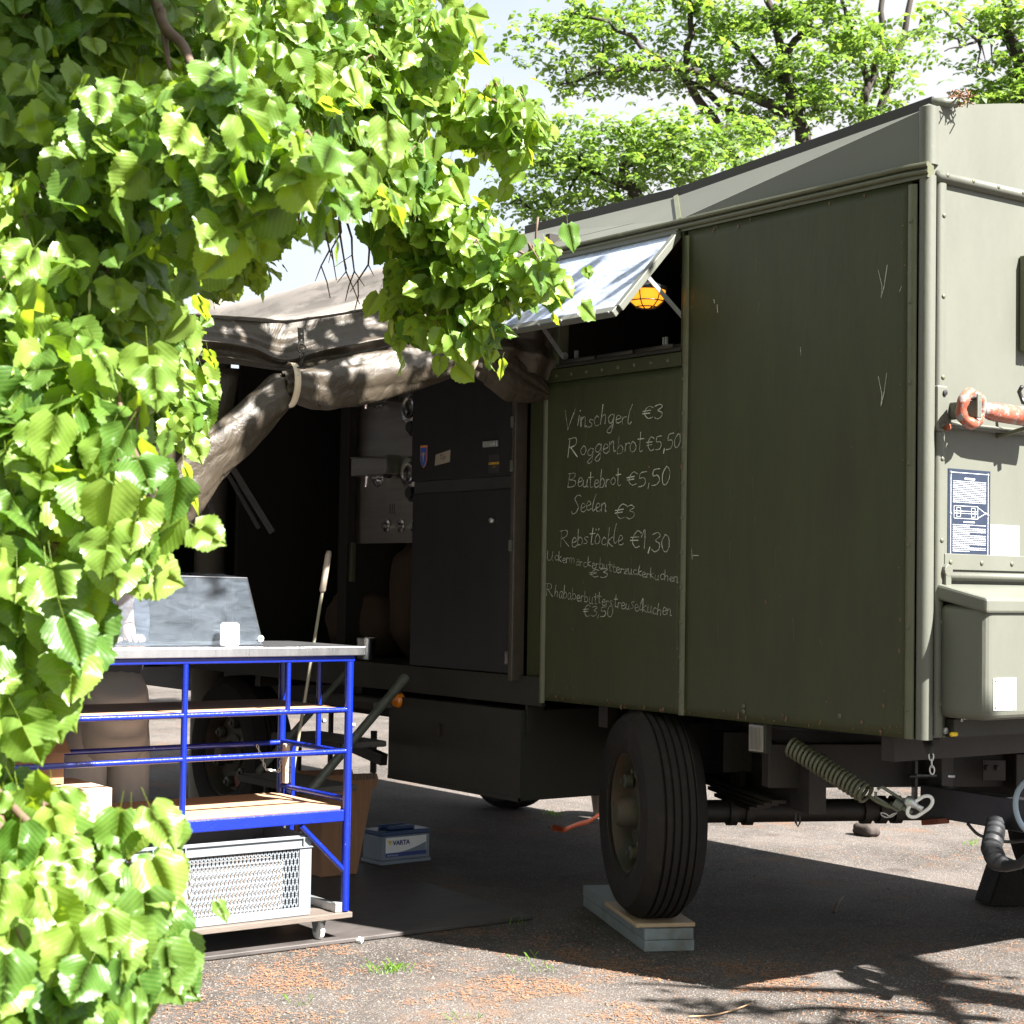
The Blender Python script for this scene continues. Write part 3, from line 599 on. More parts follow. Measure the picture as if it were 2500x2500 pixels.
# drawbar: beam with hinge ears
h0 = dep(2262,1952,6.85); h1 = dep(2640,2012,6.2)
db = MB(); db.bar(h0, h1, .07, .118)
dbo = part('drawbar', db, M['black'], tr, bevel=.004, label='black drawbar beam')
ea = MB(); 
for s in (-1,1):
    c = h0 + Vector((.56,.83,0))*(.045*s) + Vector((-.02,.02,.05)); ea.obox(c, (Vector((.8,-.56,.05)).normalized(), Vector((.56,.83,0)), Vector((0,0,1))), (.028,.006,.10))
ea.tube([h0+Vector((.56,.83,0))*-.07+Vector((0,0,.09)), h0+Vector((.56,.83,0))*.08+Vector((0,0,.09))], .008, 8)
part('hinge_ear', ea, M['black'], dbo, bevel=.003)
part('hinge_pin', MB().tube([h0+Vector((.56,.83,0))*-.04+Vector((.0,0,.092)), h0+Vector((.56,.83,0))*.11+Vector((0,0,.092))], .007, 8), M['galv'], dbo, smooth=True)
part('steel_tab', MB().bar(dep(2262,2008,6.8), dep(2305,2004,6.7), .05, .02), M['orange'], dbo, bevel=.002)
bl = MB(); c = dep(2426,1880,6.9); ax3 = (Vector((.6,.8,0)), Vector((-.8,.6,0)), Vector((0,0,1))); bl.obox(c, ax3, (.045,.006,.04))
for s in (-1,1): bl.lathe(c+ax3[0]*.02*s+Vector((0,-.01,.01)), (0,-1,0), [(.001,.012),(.011,.012),(.012,0)], 6)
part('bolt_plate', bl, M['chassis'], tr, bevel=.002)
# parking spring with eye and handle ring
s0 = dep(1930,1822,6.62); s1 = dep(2116,1940,6.42); dd = (s1-s0); Ls = dd.length; dd.normalize(); su = dd.orthogonal().normalized(); sv = dd.cross(su)
coil = []; turns = 19
for i in range(turns*16+1):
    a = 2*pi*i/16; coil.append(s0+dd*(Ls*i/(turns*16)) + (su*cos(a)+sv*sin(a))*.033)
sprg = part('coil_spring', MB().tube(coil, .0068, 6), M['trim_paint'], tr, smooth=True, label='thick coil spring slung below the side')
e0 = s1+dd*.02; hk = []
for i in range(13):
    a = pi*1.5*i/12-.6; hk.append(e0+dd*(.03*sin(a)) + RX*(.03*cos(a)*.6)+Vector((0,0,-.01)))
part('spring_eye', MB().tube([s1-dd*.02+su*.03, s1+su*.028, s1+dd*.01, s1+dd*.05, s1+dd*.085+RX*.01, s1+dd*.09+RX*.03, s1+dd*.06+RX*.04], .008, 8), M['trim_paint'], tr, smooth=True)
k0 = dep(2140,1930,6.40); k1 = dep(2200,1968,6.36); ku = Vector((0,0,1)); kd = (k1-k0).normalized(); kn = kd.cross(RF).normalized()
shk = MB()
for s in (-1,1): shk.tube([k0+kn*.005*s, k0+kn*.022*s+kd*.01, k1+kn*.022*s, k1+kn*.006*s+kd*.0], .006, 6)
shk.lathe(k1-kd*.015, kd, [(.001,-.015),(.018,-.012),(.018,.02),(.010,.025),(.010,.06),(.001,.06)], 12)
part('shackle', shk, M['tube_steel'], tr, smooth='auto')
r0 = dep(2222,1958,6.34); part('shackle_ball', MB().lathe(r0, kd, [(.001,-.022),(.016,-.018),(.024,0),(.014,.02),(.010,.03),(.012,.05),(.001,.05)], 14), M['galv'], tr, smooth=True)
ring = []
rc = dep(2246,1969,6.33); ra = (RX*.82-RD*.57).normalized(); rb = (RX*.45+RD*.75).normalized()
for i in range(25):
    a = 2*pi*i/24; ex = cos(a); ey = sin(a)
    ring.append(rc + ra*(.036*max(-1,min(1,ex*1.0))+(.016 if ex>0 else -.016)) + rb*.024*ey)
part('ring_handle', MB().tube(ring, .0068, 8, cap=False), M['white'], tr, smooth=True)
# chain
def chain(pts, par, name='chain', s=.016, r=.0028, m='galv'):
    mb = MB(); tot = 0; P = [Vector(p) for p in pts]
    for a, b in zip(P, P[1:]):
        n = max(1, int((b-a).length/(s*1.35)))
        for k in range(n):
            c = a+(b-a)*((k+.5)/n); d = (b-a).normalized(); u = d.orthogonal().normalized(); u = Matrix.Rotation(pi/2*((k)%2), 3, d) @ u
            loop = [c + d*(s*cos(t)) + u*(s*.5*sin(t)) for t in [2*pi*q/10 for q in range(11)]]; mb.tube(loop, r, 5, cap=False)
    return part(name, mb, M[m], par, smooth=True)
chain([dep(2273,1838,6.12), dep(2276,1888,6.12)], tr)
part('bump_stop', MB().tube([dep(2262,1800,6.2), dep(2268,1822,6.15), dep(2272,1842,6.12)], [.02,.017,.012], 8), M['chassis'], tr, smooth=True)
chain([dep(2150,1985,6.38), dep(2170,1995,6.38), dep(2188,1985,6.38)], tr)
# marker lamp under side
c = on(1847,1803,1,YS+.01); mk = part('marker_lamp', MB().box(c.x-.045,c.x+.045,YS+.012,YS+.05,c.z-.055,c.z+.06), M['dark_green'], tr, bevel=.005, label='rectangular ribbed marker lamp')
ln = MB(); ln.box(c.x-.032,c.x+.038,YS+.0,YS+.0115,c.z-.048,c.z+.052)
for k in range(9): ln.box(c.x-.027+.0072*k,c.x-.0235+.0072*k,YS-.004,YS-.0002,c.z-.042,c.z+.044)
part('lens', ln, M['lens'], mk, bevel=.001)
# hook below
part('wire_hook', MB().tube([dep(1943,1985,6.5)+Vector((0,0,0)), dep(1943,2008,6.5), dep(1948,2018,6.5), dep(1953,2008,6.5), dep(1953,1990,6.5)], .004, 6), M['chassis'], tr, smooth=True)
# rivets of the side bottom
for (px, py) in ((1815,1724),(1815,1737),(2050,1748)):
    p = on(px, py, 1, YS-.0); inst('screw', screw_mesh, Matrix.Translation((p.x, YS-.0, p.z)), tr)

# ---- front face fittings
def fx(px, py, d=0): return on(px, py, 0, XF-.003+d)
ldg = MB(); ldg.prism([(XF-.003,YS+.06,2.07),(XF+.03,YS+.06,2.055),(XF+.03,YS+.06,2.045),(XF-.003,YS+.06,2.045)], (0,2.4,0)); part('front_ledge', ldg, M['paint'], tr)
hb = MB(); hb.box(XF-.002,XF+.022,YS+.045,YS+.10,2.03,2.19); hbo = part('corner_bracket', hb, M['paint'], tr, bevel=.006)
part('red_bolt', MB().lathe((XF+.022,YS+.085,2.045), (1,0,0), [(.014,0),(.014,.016),(.001,.018)], 6), M['orange'], hbo)
part('bracket_bolt', MB().lathe((XF+.022,YS+.08,2.165), (1,0,0), [(.010,0),(.010,.006),(.001,.008)], 10), M['black'], hbo)
part('front_strip', MB().box(XF-.003,XF+.004,YS+.11,YE-.1,1.548,1.605), M['paint'], tr, bevel=.002)
for k in range(5): screw_x(YS+.14+k*.17, 1.575, XF+.006)
part('box_hinge_rail', MB().tube([(XF+.016,YS+.11,1.525),(XF+.016,YE-.3,1.525)], .015, 12), M['paint'], tr, smooth=True)
part('hinge_plate', MB().box(XF+.0,XF+.03,YS+.085,YS+.115,1.44,1.545).lathe((XF+.001,YS+.10,1.545),(1,0,0),[(.001,0),(.022,0),(.022,.03),(.001,.03)],14), M['paint'], tr, bevel=.003)
# storage box: sloping lid, rounded body
yb0 = YS+.075; e = on(2408,1500,1,yb0); dpt = e.x-XF
bx = MB(); bx.box(XF+.002, XF+dpt, yb0, 6.6, 1.035, 1.43); sb = part('storage_box', bx, M['paint'], tr, bevel=.03, label='olive storage box on the front wall'); sb.modifiers['b'].segments = 4
ldm = MB(); ldm.prism([(XF+.002,yb0-.012,1.50),(XF+dpt+.012,yb0-.012,1.452),(XF+dpt+.012,yb0-.012,1.40),(XF+.002,yb0-.012,1.445)], (0,1.75,0)); part('lid', ldm, M['paint'], sb, bevel=.010)
pp = on(2450,1695,0,XF+dpt+.001); plm = part('box_plate', MB().box(XF+dpt+.001,XF+dpt+.003,pp.y-.055,pp.y+.065,pp.z-.055,pp.z+.055), M['plate'], sb, label='blank white plate with four screws')
for sy in (-.047,.055):
    for sz in (-.045,.045): part('screw', MB().lathe((XF+dpt+.003,pp.y+sy,pp.z+sz), (1,0,0), [(.004,0),(.003,.002),(.0001,.002)], 8), M['ink_black'], plm)
part('box_sill', MB().box(XF+.0,XF+.04,YS+.12,YE-.1,.965,1.03), M['dark_green'], tr, bevel=.003)
p = on(2345,1757,0,XF+.042); text('lettering', 'gelb', .03, p, (0,1,0), UP, M['ink_white'], tr)
part('yellow_valve', MB().tube([on(2322,1793,0,XF+.05), on(2335,1792,0,XF+.05)], .008, 8), M['logo_yellow'], tr, smooth=True)
for (y_, m_) in ((YS+.105,'galv'),(YS+.145,'orange')): part('bolt', MB().lathe((XF+.014,y_,ZB+.03), (1,0,0), [(.012,0),(.011,.006),(.001,.007)], 10), M[m_], tr)
# plates
a = fx(2314,1143); b = fx(2415,1366); PX = XF-.003
npn = part('instruction_plate', MB().box(PX,PX+.003,a.y,b.y,b.z,a.z), M['navy'], tr, label='dark blue instruction plate of fine white print')
wl = MB(); X1 = PX+.0042; y0, y1, z0, z1 = a.y, b.y, b.z, a.z; W_ = y1-y0
def pr(mb, ya, yb, za, zb): mb.box(X1-.0008, X1, y0+ya, y0+yb, z0+za, z0+zb)
Hh = z1-z0
for (ya,yb,za,zb) in ((.012,.0135,.012,Hh-.012),(W_-.0135,W_-.012,.012,Hh-.012),(.0135,W_-.0135,.012,.0135),(.0135,W_-.0135,Hh-.0135,Hh-.012)): pr(wl,ya,yb,za,zb)
random.seed(3)
def lines(za, zb, mb):
    z = zb
    while z > za:
        y = .024; last_ = rnd() < .15
        ye = W_*(.5 if last_ else .89)
        while y < ye:
            l = U(.004,.014); pr(mb, y, min(y+l, ye), z-.0017, z); y += l+.0022
        z -= .0062
pr(wl, W_*.38, W_*.62, Hh-.036, Hh-.030); lines(.195, Hh-.042, wl); pr(wl, W_*.36,W_*.62,.128,.132); lines(.022,.120,wl)
def seg(p, q, w=.0012):
    mb = wl; p = Vector((X1-.0004, y0+p[0], z0+p[1])); q = Vector((X1-.0004, y0+q[0], z0+q[1])); mb.bar(p, q, .0008, w, up=Vector((0,-(q-p).z,(q-p).y)))
for (p, q) in (((.03,.142),(.16,.142)),((.03,.186),(.16,.186)),((.03,.142),(.03,.186)),((.16,.142),(.16,.186)),((.16,.145),(.205,.164)),((.16,.183),(.205,.164)),((.03,.160),(.16,.160)),((.03,.168),(.16,.168)),((.045,.148),(.066,.148)),((.045,.180),(.066,.180)),((.045,.148),(.045,.180)),((.066,.148),(.066,.180)),((.125,.148),(.145,.148)),((.125,.18),(.145,.18)),((.125,.148),(.125,.18)),((.145,.148),(.145,.18)),((.205,.164),(.215,.164)),((.205,.16),(.205,.168))): seg(p, q)
part('lettering', wl, M['ink_white'], npn, fix=False)
for yy_ in (.013, W_-.013):
    for zz_ in (.013, Hh/2, Hh-.013): part('screw', MB().lathe((PX+.003,y0+yy_,z0+zz_), (1,0,0), [(.005,0),(.004,.003),(.0001,.003)], 8), M['galv'], npn)
a = fx(2418,1281); b = fx(2487,1372); wp = part('white_plate', MB().box(PX,PX+.002,a.y,b.y,b.z,a.z), M['plate'], tr, label='faded white plate beside the instruction plate')
fl_ = MB()
for k in range(9): fl_.box(PX+.0022,PX+.003,a.y+.012,b.y-U(.015,.05),b.z+.015+k*.011,b.z+.017+k*.011)
part('lettering', fl_, mat('faint print', (.6,.61,.62), .6), wp, fix=False)
# front window frame
a = fx(2487,625); b = fx(2487,858); wfm = MB(); wx = XF+.0
wfm.box(wx,wx+.045,a.y,a.y+.04,b.z,a.z); wfm.box(wx,wx+.045,a.y+.04,6.3,b.z,b.z+.04); wfm.box(wx,wx+.045,a.y+.04,6.3,a.z-.04,a.z)
fwo = part('front_window', wfm, M['trim_paint'], tr, bevel=.004); part('pane', MB().box(wx,wx+.02,a.y+.04,6.3,b.z+.04,a.z-.04), M['plate'], fwo)
te = thing('towing_eye', 'heavy chipped red towing eye hung on the sunlit front wall above the dark plate', 'towing eye', (XF+.08, YS+.25, 2.09))
ec_ = on(2371,998,0,XF+.095)
part('eye_ring', MB().tube([ec_+Vector((.004*sin(3*t),.052*cos(t),.052*sin(t))) for t in [2*pi*q/32 for q in range(33)]], [.0205+.002*sin(5*q) for q in range(33)], 12, cap=False), M['eye'], te, smooth=True)
part('shank', MB().tube([ec_+Vector((0,.060,.0)), ec_+Vector((0,.085,.0)), ec_+Vector((0,.11,-.002)), ec_+Vector((0,.16,-.003)), ec_+Vector((.0,.42,-.01))], [.020,.027,.032,.034,.035], 18), M['eye'], te, smooth='auto')
hk2 = MB(); hk2.box(XF-.003,ec_.x+.03,ec_.y+.004,ec_.y+.016,ec_.z-.032,ec_.z+.030); hk2.box(ec_.x+.022,ec_.x+.03,ec_.y-.002,ec_.y+.022,ec_.z-.034,ec_.z+.052); part('eye_hanger', hk2, M['paint'], tr, bevel=.004)
part('clamp_strap', MB().tube([ec_+Vector((-.085,.315,-.06)), ec_+Vector((.0,.31,-.045)), ec_+Vector((.045,.305,-.01)), ec_+Vector((.04,.30,.03)), ec_+Vector((-.01,.30,.045)), ec_+Vector((-.02,.29,.085)), ec_+Vector((.0,.28,.10))], .008, 8), M['black'], tr, smooth=True)
part('clamp_bracket', MB().bar(Vector((XF-.003,ec_.y+.27,ec_.z-.075)), ec_+Vector((.04,.33,-.035)), .022, .012), M['trim_paint'], tr, bevel=.002)
# roof corner pipe stub with debris, vent on the roof
part('roof_pipe', MB().tube([B_+Vector((.0,.03,.03)), B_+Vector((.06,.10,.035))], .017, 10), M['tube_steel'], tr, smooth=True)
db2 = MB(); random.seed(2)
for k in range(46):
    c_ = B_+Vector((.055+U(-.03,.045), .10+U(-.03,.04), .035+U(-.012,.035))); d_ = Vector((U(-1,1),U(-1,1),U(-.6,.8))).normalized()*U(.008,.022); db2.bar(c_-d_, c_+d_, .004, .003)
tag(part('dry_debris', db2, M['litter'], kind=None), 'clump of dry brown blossom caught on the roof corner', 'debris')
v0 = on(2163,300,1,5.6); part('roof_vent', MB().lathe((v0.x,5.6,3.15),(0,0,1),[(.09,0),(.09,.20),(.07,.235),(.001,.24)],20), M['paint'], tr, smooth='auto')
# interior lamp
lc = dep(1578,722,7.15)
lb = MB(); lb.lathe(lc, (0,0,-1), [(.078,-.02),(.076,.0),(.066,.022),(.045,.040),(.02,.048),(.001,.05)], 28)
cagel = thing('caged_lamp', 'lit amber bulkhead lamp in a wire cage seen through the side window', 'lamp', (lc.x, lc.y, lc.z+.02))
part('globe', lb, M['lamp'], cagel, smooth=True)
cg = MB()
for k in range(6):
    a = pi*k/6*2; cg.tube([lc+Vector((cos(a)*r_, sin(a)*r_, -h_)) for r_, h_ in ((.082,-.02),(.080,.0),(.070,.025),(.048,.045),(.02,.054),(0,.056))], .0025, 5)
cg.tube([lc+Vector((cos(2*pi*k/24)*.071, sin(2*pi*k/24)*.071, -.024)) for k in range(25)], .0025, 5, cap=False)
cg.tube([lc+Vector((cos(2*pi*k/24)*.045, sin(2*pi*k/24)*.045, -.048)) for k in range(25)], .0025, 5, cap=False)
part('wire_cage', cg, M['black'], cagel, smooth=True); part('lamp_base', MB().lathe(lc, (0,0,1), [(.085,.02),(.085,.035),(.05,.05),(.001,.05)], 24), M['black'], cagel, smooth='auto')

# rust chips and knocks along the seams and the bottom edge of the side
random.seed(44)
rc_ = MB()
for k in range(150):
    m_ = rnd()
    if m_ < .45: x_, z_ = U(-6.15,-4.1), ZB+abs(random.gauss(0,.02))+.006
    elif m_ < .62: x_, z_ = -5.263+random.gauss(0,.022), U(1,2.9)
    elif m_ < .80: x_, z_ = -4.118+random.gauss(0,.02), U(1,2.9)
    elif m_ < .9: x_, z_ = U(-5.2,-4.15), 2.905-abs(random.gauss(0,.02))
    else: x_, z_ = U(-6.1,-4.2), U(1.0,2.3)
    if -5.29 < x_ < -5.24: yq = YS-.0105
    else: yq = YS-.0015
    s_ = U(.0015,.006)*(1.7 if rnd() < .08 else 1); n_ = 7; el = U(.5,2.2)
    rc_.add([(x_+s_*cos(2*pi*q/n_)*U(.5,1.1), yq, z_+s_*el*sin(2*pi*q/n_)*U(.5,1.1)) for q in range(n_)], [tuple(range(n_))])
part('rust_chip', rc_, mat('rust chips', (.09,.035,.015), .8, c2=(.16,.10,.06), nscale=70), tr, fix=False, kind='stuff')
sc_m = MB()
for k in range(26):
    x_ = U(-6.1,-4.15); z_ = U(1.05,2.8 if x_ > -5.2 else 2.3); l_ = U(.02,.12); dx_ = U(-.012,.012); w_ = U(.0004,.0009)
    sc_m.add([(x_-w_, YS-.0013, z_), (x_+w_, YS-.0013, z_), (x_+dx_+w_*.4, YS-.0013, z_-l_), (x_+dx_-w_*.4, YS-.0013, z_-l_)], [(0,1,2,3)])
part('scratch', sc_m, mat('scratched paint', (.11,.115,.07), .6), tr, fix=False, kind='stuff')
# ---- chalk writing (stroke letters)
GL = {
'V':(.8,[[(0,1.05),(.25,0),(.3,0),(.6,1.1)]]),'R':(.75,[[(.1,1),(.05,0)],[(.0,.95),(.4,1),(.5,.8),(.4,.6),(.08,.5)],[(.2,.5),(.6,0)]]),
'B':(.7,[[(.1,1),(.05,0)],[(.0,.95),(.4,1),(.48,.8),(.35,.58),(.1,.52)],[(.1,.52),(.5,.45),(.55,.2),(.4,.02),(.03,0)]]),
'S':(.6,[[(.6,.95),(.4,1.05),(.2,.85),(.3,.6),(.45,.35),(.35,.05),(.1,-.05),(0,.1)]]),'U':(.7,[[(.0,1),(.02,.3),(.15,0),(.35,.1),(.45,.4),(.5,1)],[(.5,1),(.48,.2),(.6,0)]]),
'i':(.22,[[(.08,.5),(.06,0)],[(.1,.72),(.11,.75)]]),'n':(.42,[[(.03,.5),(.02,0)],[(.03,.35),(.2,.52),(.28,.4),(.28,0),(.36,.03)]]),'s':(.34,[[(.28,.45),(.15,.5),(.06,.38),(.22,.2),(.18,.03),(.02,.03)]]),
'c':(.36,[[(.3,.42),(.18,.5),(.05,.3),(.08,.06),(.2,0),(.32,.08)]]),'h':(.42,[[(.08,1.0),(.04,0)],[(.05,.3),(.2,.48),(.3,.38),(.3,0)]]),
'g':(.44,[[(.34,.42),(.2,.5),(.06,.32),(.1,.08),(.25,.05),(.34,.3)],[(.36,.5),(.32,-.3),(.18,-.48),(.05,-.36),(.3,-.05)]]),
'e':(.38,[[(.05,.22),(.3,.32),(.26,.48),(.14,.5),(.05,.28),(.1,.04),(.24,0),(.36,.1)]]),'r':(.3,[[(.05,.5),(.04,0)],[(.04,.3),(.14,.48),(.27,.46)]]),
'l':(.26,[[(.2,1.0),(.08,.6),(.04,.15),(.12,0),(.24,.1)]]),'o':(.42,[[(.2,.5),(.06,.3),(.08,.06),(.22,0),(.34,.15),(.32,.4),(.2,.5),(.26,.46)]]),
'b':(.42,[[(.08,1),(.05,0)],[(.05,.3),(.2,.5),(.34,.32),(.28,.05),(.05,.02)]]),'t':(.34,[[(.16,.95),(.14,.1),(.22,0),(.3,.04)],[(0,.6),(.34,.62)]]),
'u':(.42,[[(.04,.5),(.04,.1),(.14,0),(.28,.12)],[(.3,.5),(.29,.08),(.38,0)]]),'ö':(.42,[[(.2,.5),(.06,.3),(.08,.06),(.22,0),(.34,.15),(.32,.4),(.2,.5)],[(.1,.68),(.11,.74)],[(.27,.7),(.28,.76)]]),
'k':(.4,[[(.1,1),(.05,0)],[(.32,.5),(.07,.25),(.34,0)]]),'m':(.6,[[(.03,.5),(.02,0)],[(.03,.35),(.16,.5),(.22,.4),(.22,0)],[(.22,.35),(.38,.5),(.44,.4),(.45,0)]]),
'a':(.4,[[(.3,.44),(.16,.5),(.05,.28),(.09,.03),(.22,.05),(.31,.3)],[(.31,.5),(.3,.08),(.38,0)]]),'ä':(.4,[[(.3,.44),(.16,.5),(.05,.28),(.09,.03),(.22,.05),(.31,.3)],[(.31,.5),(.3,.08),(.38,0)],[(.1,.68),(.11,.74)],[(.27,.7),(.28,.76)]]),
'z':(.38,[[(.03,.45),(.3,.48),(.05,.02),(.34,.04)],[(.08,.26),(.28,.28)]]),'€':(.6,[[(.55,.85),(.35,.98),(.15,.7),(.13,.3),(.3,.02),(.52,.1)],[(0,.6),(.42,.64)],[(0,.42),(.4,.45)]]),
'3':(.5,[[(.05,.9),(.3,1),(.42,.8),(.2,.58),(.42,.4),(.38,.1),(.18,-.04),(.02,.08)]]),'5':(.5,[[(.42,1),(.12,.95),(.08,.58),(.3,.6),(.42,.35),(.3,.05),(.02,0)]]),
'0':(.52,[[(.25,1),(.06,.6),(.1,.1),(.26,0),(.42,.35),(.38,.85),(.22,1)]]),',':(.22,[[(.12,.12),(.04,-.22)]]),'1':(.36,[[(.02,.6),(.22,1),(.2,0)]]),' ':(.35,[])}
random.seed(11)
def smoothp(P):
    if len(P) < 3: return P
    out = []
    for i in range(len(P)-1):
        p0 = P[max(i-1,0)]; p1 = P[i]; p2 = P[i+1]; p3 = P[min(i+2,len(P)-1)]
        for k in range(4):
            t = k/4; out.append(tuple(.5*((2*p1[j])+(-p0[j]+p2[j])*t+(2*p0[j]-5*p1[j]+4*p2[j]-p3[j])*t*t+(-p0[j]+3*p1[j]-3*p2[j]+p3[j])*t**3) for j in (0,1)))
    out.append(P[-1]); return out
chm = MB(); CY = YS-.0012
def ribbon(P, w):
    # P list of (x,z) world on the panel
    n = len(P)
    for i in range(n-1):
        a = Vector(P[i]); b = Vector(P[i+1]); d = b-a
        if d.length < 1e-6: continue
        nn = Vector((-d.y, d.x)).normalized(); w0 = w*(.75+.55*noise.noise(Vector((a.x*22,a.y*22,2)))+U(-.2,.25))/2; e_ = d.normalized()*w*.3
        chm.add([(a.x-nn.x*w0-e_.x, CY, a.y-nn.y*w0-e_.y),(b.x-nn.x*w0+e_.x, CY, b.y-nn.y*w0+e_.y),(b.x+nn.x*w0+e_.x, CY, b.y+nn.y*w0+e_.y),(a.x+nn.x*w0-e_.x, CY, a.y+nn.y*w0-e_.y)], [(0,1,2,3)])
def write(s, x0, y0, x1, y1, hpx, w=.0045):
    a = onk(x0, y0, 1, CY); b = onk(x1, y1, 1, CY); tot = sum(GL[c_][0] for c_ in s); base = Vector((b.x-a.x, b.z-a.z)); h = hpx/490
    u = base/tot; x = 0
    for c_ in s:
        wd, strokes = GL[c_]; jy = U(-.10,.10); sc_ = U(.84,1.16); sl_2 = U(-.06,.16)
        for stv in strokes:
            P = smoothp([(px_+U(-.015,.015), py_*sc_+jy+U(-.015,.015)) for px_, py_ in stv])
            ribbon([(a.x+u.x*(x+px_*U(.97,1.03))+sl_2*h*py_, a.z+u.y*(x+px_)+h*py_) for px_, py_ in P], w)
        x += wd
write('Vinschgerl',1063,808,1192,797,36); write('€3',1212,792,1252,789,28)
write('Roggenbrot',1070,862,1214,850,38); write('€5,50',1220,850,1285,846,28)
write('Beutebrot',1070,921,1172,915,34); write('€5,50',1182,919,1266,914,32)
write('Seelen',1078,966,1146,963,34); write('€3',1160,979,1199,975,28)
write('Rebstöckle',1056,1030,1177,1027,36); write('€1,30',1188,1036,1266,1040,34)
write('Uckermärckerbutterzuckerkuchen',1032,1055,1281,1100,20,.0034); write('€3',1112,1090,1148,1088,18,.003)
write('Rhababerbutterstreuselkuchen',1030,1124,1268,1162,26,.0034); write('€3,50',1100,1164,1158,1163,22,.003)
for P in ([(1657,510),(1664,540),(1662,562)],[(1662,562),(1668,540),(1674,500)],[(1697,550),(1701,540)],[(1657,710),(1664,745),(1662,766)],[(1662,766),(1668,740),(1673,704)],[(1305,1035),(1306,1055)],[(1308,1048),(1318,1048)],[(1510,655),(1511,670)],[(1353,575),(1354,590)],[(1347,565),(1348,572)]):
    ribbon([(lambda q_: (q_.x, q_.z))(onk(x_, y_, 1, CY)) for x_, y_ in P], .003)
part('chalk_writing', chm, M['chalk'], sp2, fix=False)

# ================================================================== AWNING
aw = thing('canvas_awning', 'brown grey canvas awning with rolled up curtain tied along its edge', 'awning', (-6.2, 3.5, 2.1))
edge = [(5.14,3.17),(5.05,3.165),(4.90,2.985),(4.6,2.86),(4.31,2.75),(3.863,2.60),(3.463,2.505),(3.03,2.487),(2.5,2.46)]
def lerp_path(P, t):
    t *= len(P)-1; i = min(int(t), len(P)-2); f_ = t-i; return tuple(P[i][k]*(1-f_)+P[i+1][k]*f_ for k in range(len(P[0])))
rows = []
for i in range(25):
    t = i/24; x = -6.2 - 5.2*t; row = []
    for j in range(33):
        y, z = lerp_path(edge, j/32)
        sag = -.03*sin(pi*((t*4)%1))*min(1,j/8) + .006*sin(j*1.9+t*30)
        row.append((x+ (.02*sin(j*.8) if i == 0 else 0), y, z+.012+sag*(0 if i == 0 else 1)))
    rows.append(row)
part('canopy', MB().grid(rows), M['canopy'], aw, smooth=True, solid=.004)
# valance with horizontal folds, pinched under the straps
rows = []
nu = 160
for i in range(nu+1):
    s = i/nu; y = 4.8399 - s*(4.8399-2.501)
    # top z
    zt = None
    for (a0,b0),(a1,b1) in zip(edge, edge[1:]):
        if a1 <= y <= a0: zt = b0+(b1-b0)*(a0-y)/(a0-a1)
    zb = lerp_path([(4.84,2.34),(4.55,2.42),(4.31,2.46),(4.0,2.42),(3.7,2.34),(3.44,2.32),(3.1,2.30),(2.45,2.27)], 0)[1]
    PB = [(4.84,2.36),(4.55,2.42),(4.31,2.45),(4.0,2.40),(3.7,2.33),(3.44,2.315),(3.1,2.31),(2.45,2.30)]
    for (a0,b0),(a1,b1) in zip(PB, PB[1:]):
        if a1 <= y <= a0: zb = b0+(b1-b0)*(a0-y)/(a0-a1)
    pinch = max(math.exp(-((y-3.44)/.13)**2), .7*math.exp(-((y-4.31)/.12)**2))
    row = []
    nv = 60
    for j in range(nv+1):
        v = j/nv; z = zt + (zb-zt)*v
        rdg = lambda t_: 1-abs((t_ % 1)*2-1)**.55*1.0
        nz = noise.noise(Vector((y*1.3, 0, 3)))
        big = min(1, v*2.5)
        env = (1-.55*pinch)
        lo_ = max(0, min(1, (v-.40)/.12))
        xo = .055*rdg((v-.40)*3.2+.18*nz+.10*sin(y*1.7))*lo_*env + .006*rdg(v*7.3+.6*nz+y*.35)*big + .05*big + .02*sin(y*2.6+1)*sin(pi*min(1,v*2))
        xo += .035*noise.noise(Vector((y*1.6, v*2.0, 1.0)))*big + .004*noise.noise(Vector((y*7, v*7, 5)))*big
        if y > 4.35: xo += .03*sin(y*38)*v*min(1,(y-4.35)*5)*.8
        xo -= .05*pinch*v
        v2 = v + .10*pinch*sin(pi*v); z = zt + (zb-zt)*v2
        row.append((-6.2+xo+.0, y, z - .02*pinch*sin(pi*v)))
    rows.append(row)
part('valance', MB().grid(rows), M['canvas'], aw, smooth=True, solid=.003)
# outer and far hangings of the awning, added to darken the bay
def hang(p0, p1, z0, z1, name='added_curtain'):
    p0 = Vector(p0); p1 = Vector(p1); d = (p1-p0); n_ = Vector((-d.y, d.x, 0)).normalized(); rows = []
    for j in range(9):
        rows.append([p0+d*(i/60)+n_*(.03*sin(i*1.3)+.015*sin(i*.37+j*.4))+Vector((0,0,z1+(z0-z1)*j/8)) for i in range(61)])
    part(name, MB().grid(rows), M['canvas'], aw, smooth=True, solid=.003)
hang((-6.55,2.30,0),(-11.3,2.30,0), .75, 2.46); hang((-11.34,2.33,0),(-11.34,4.74,0), .75, 2.48)
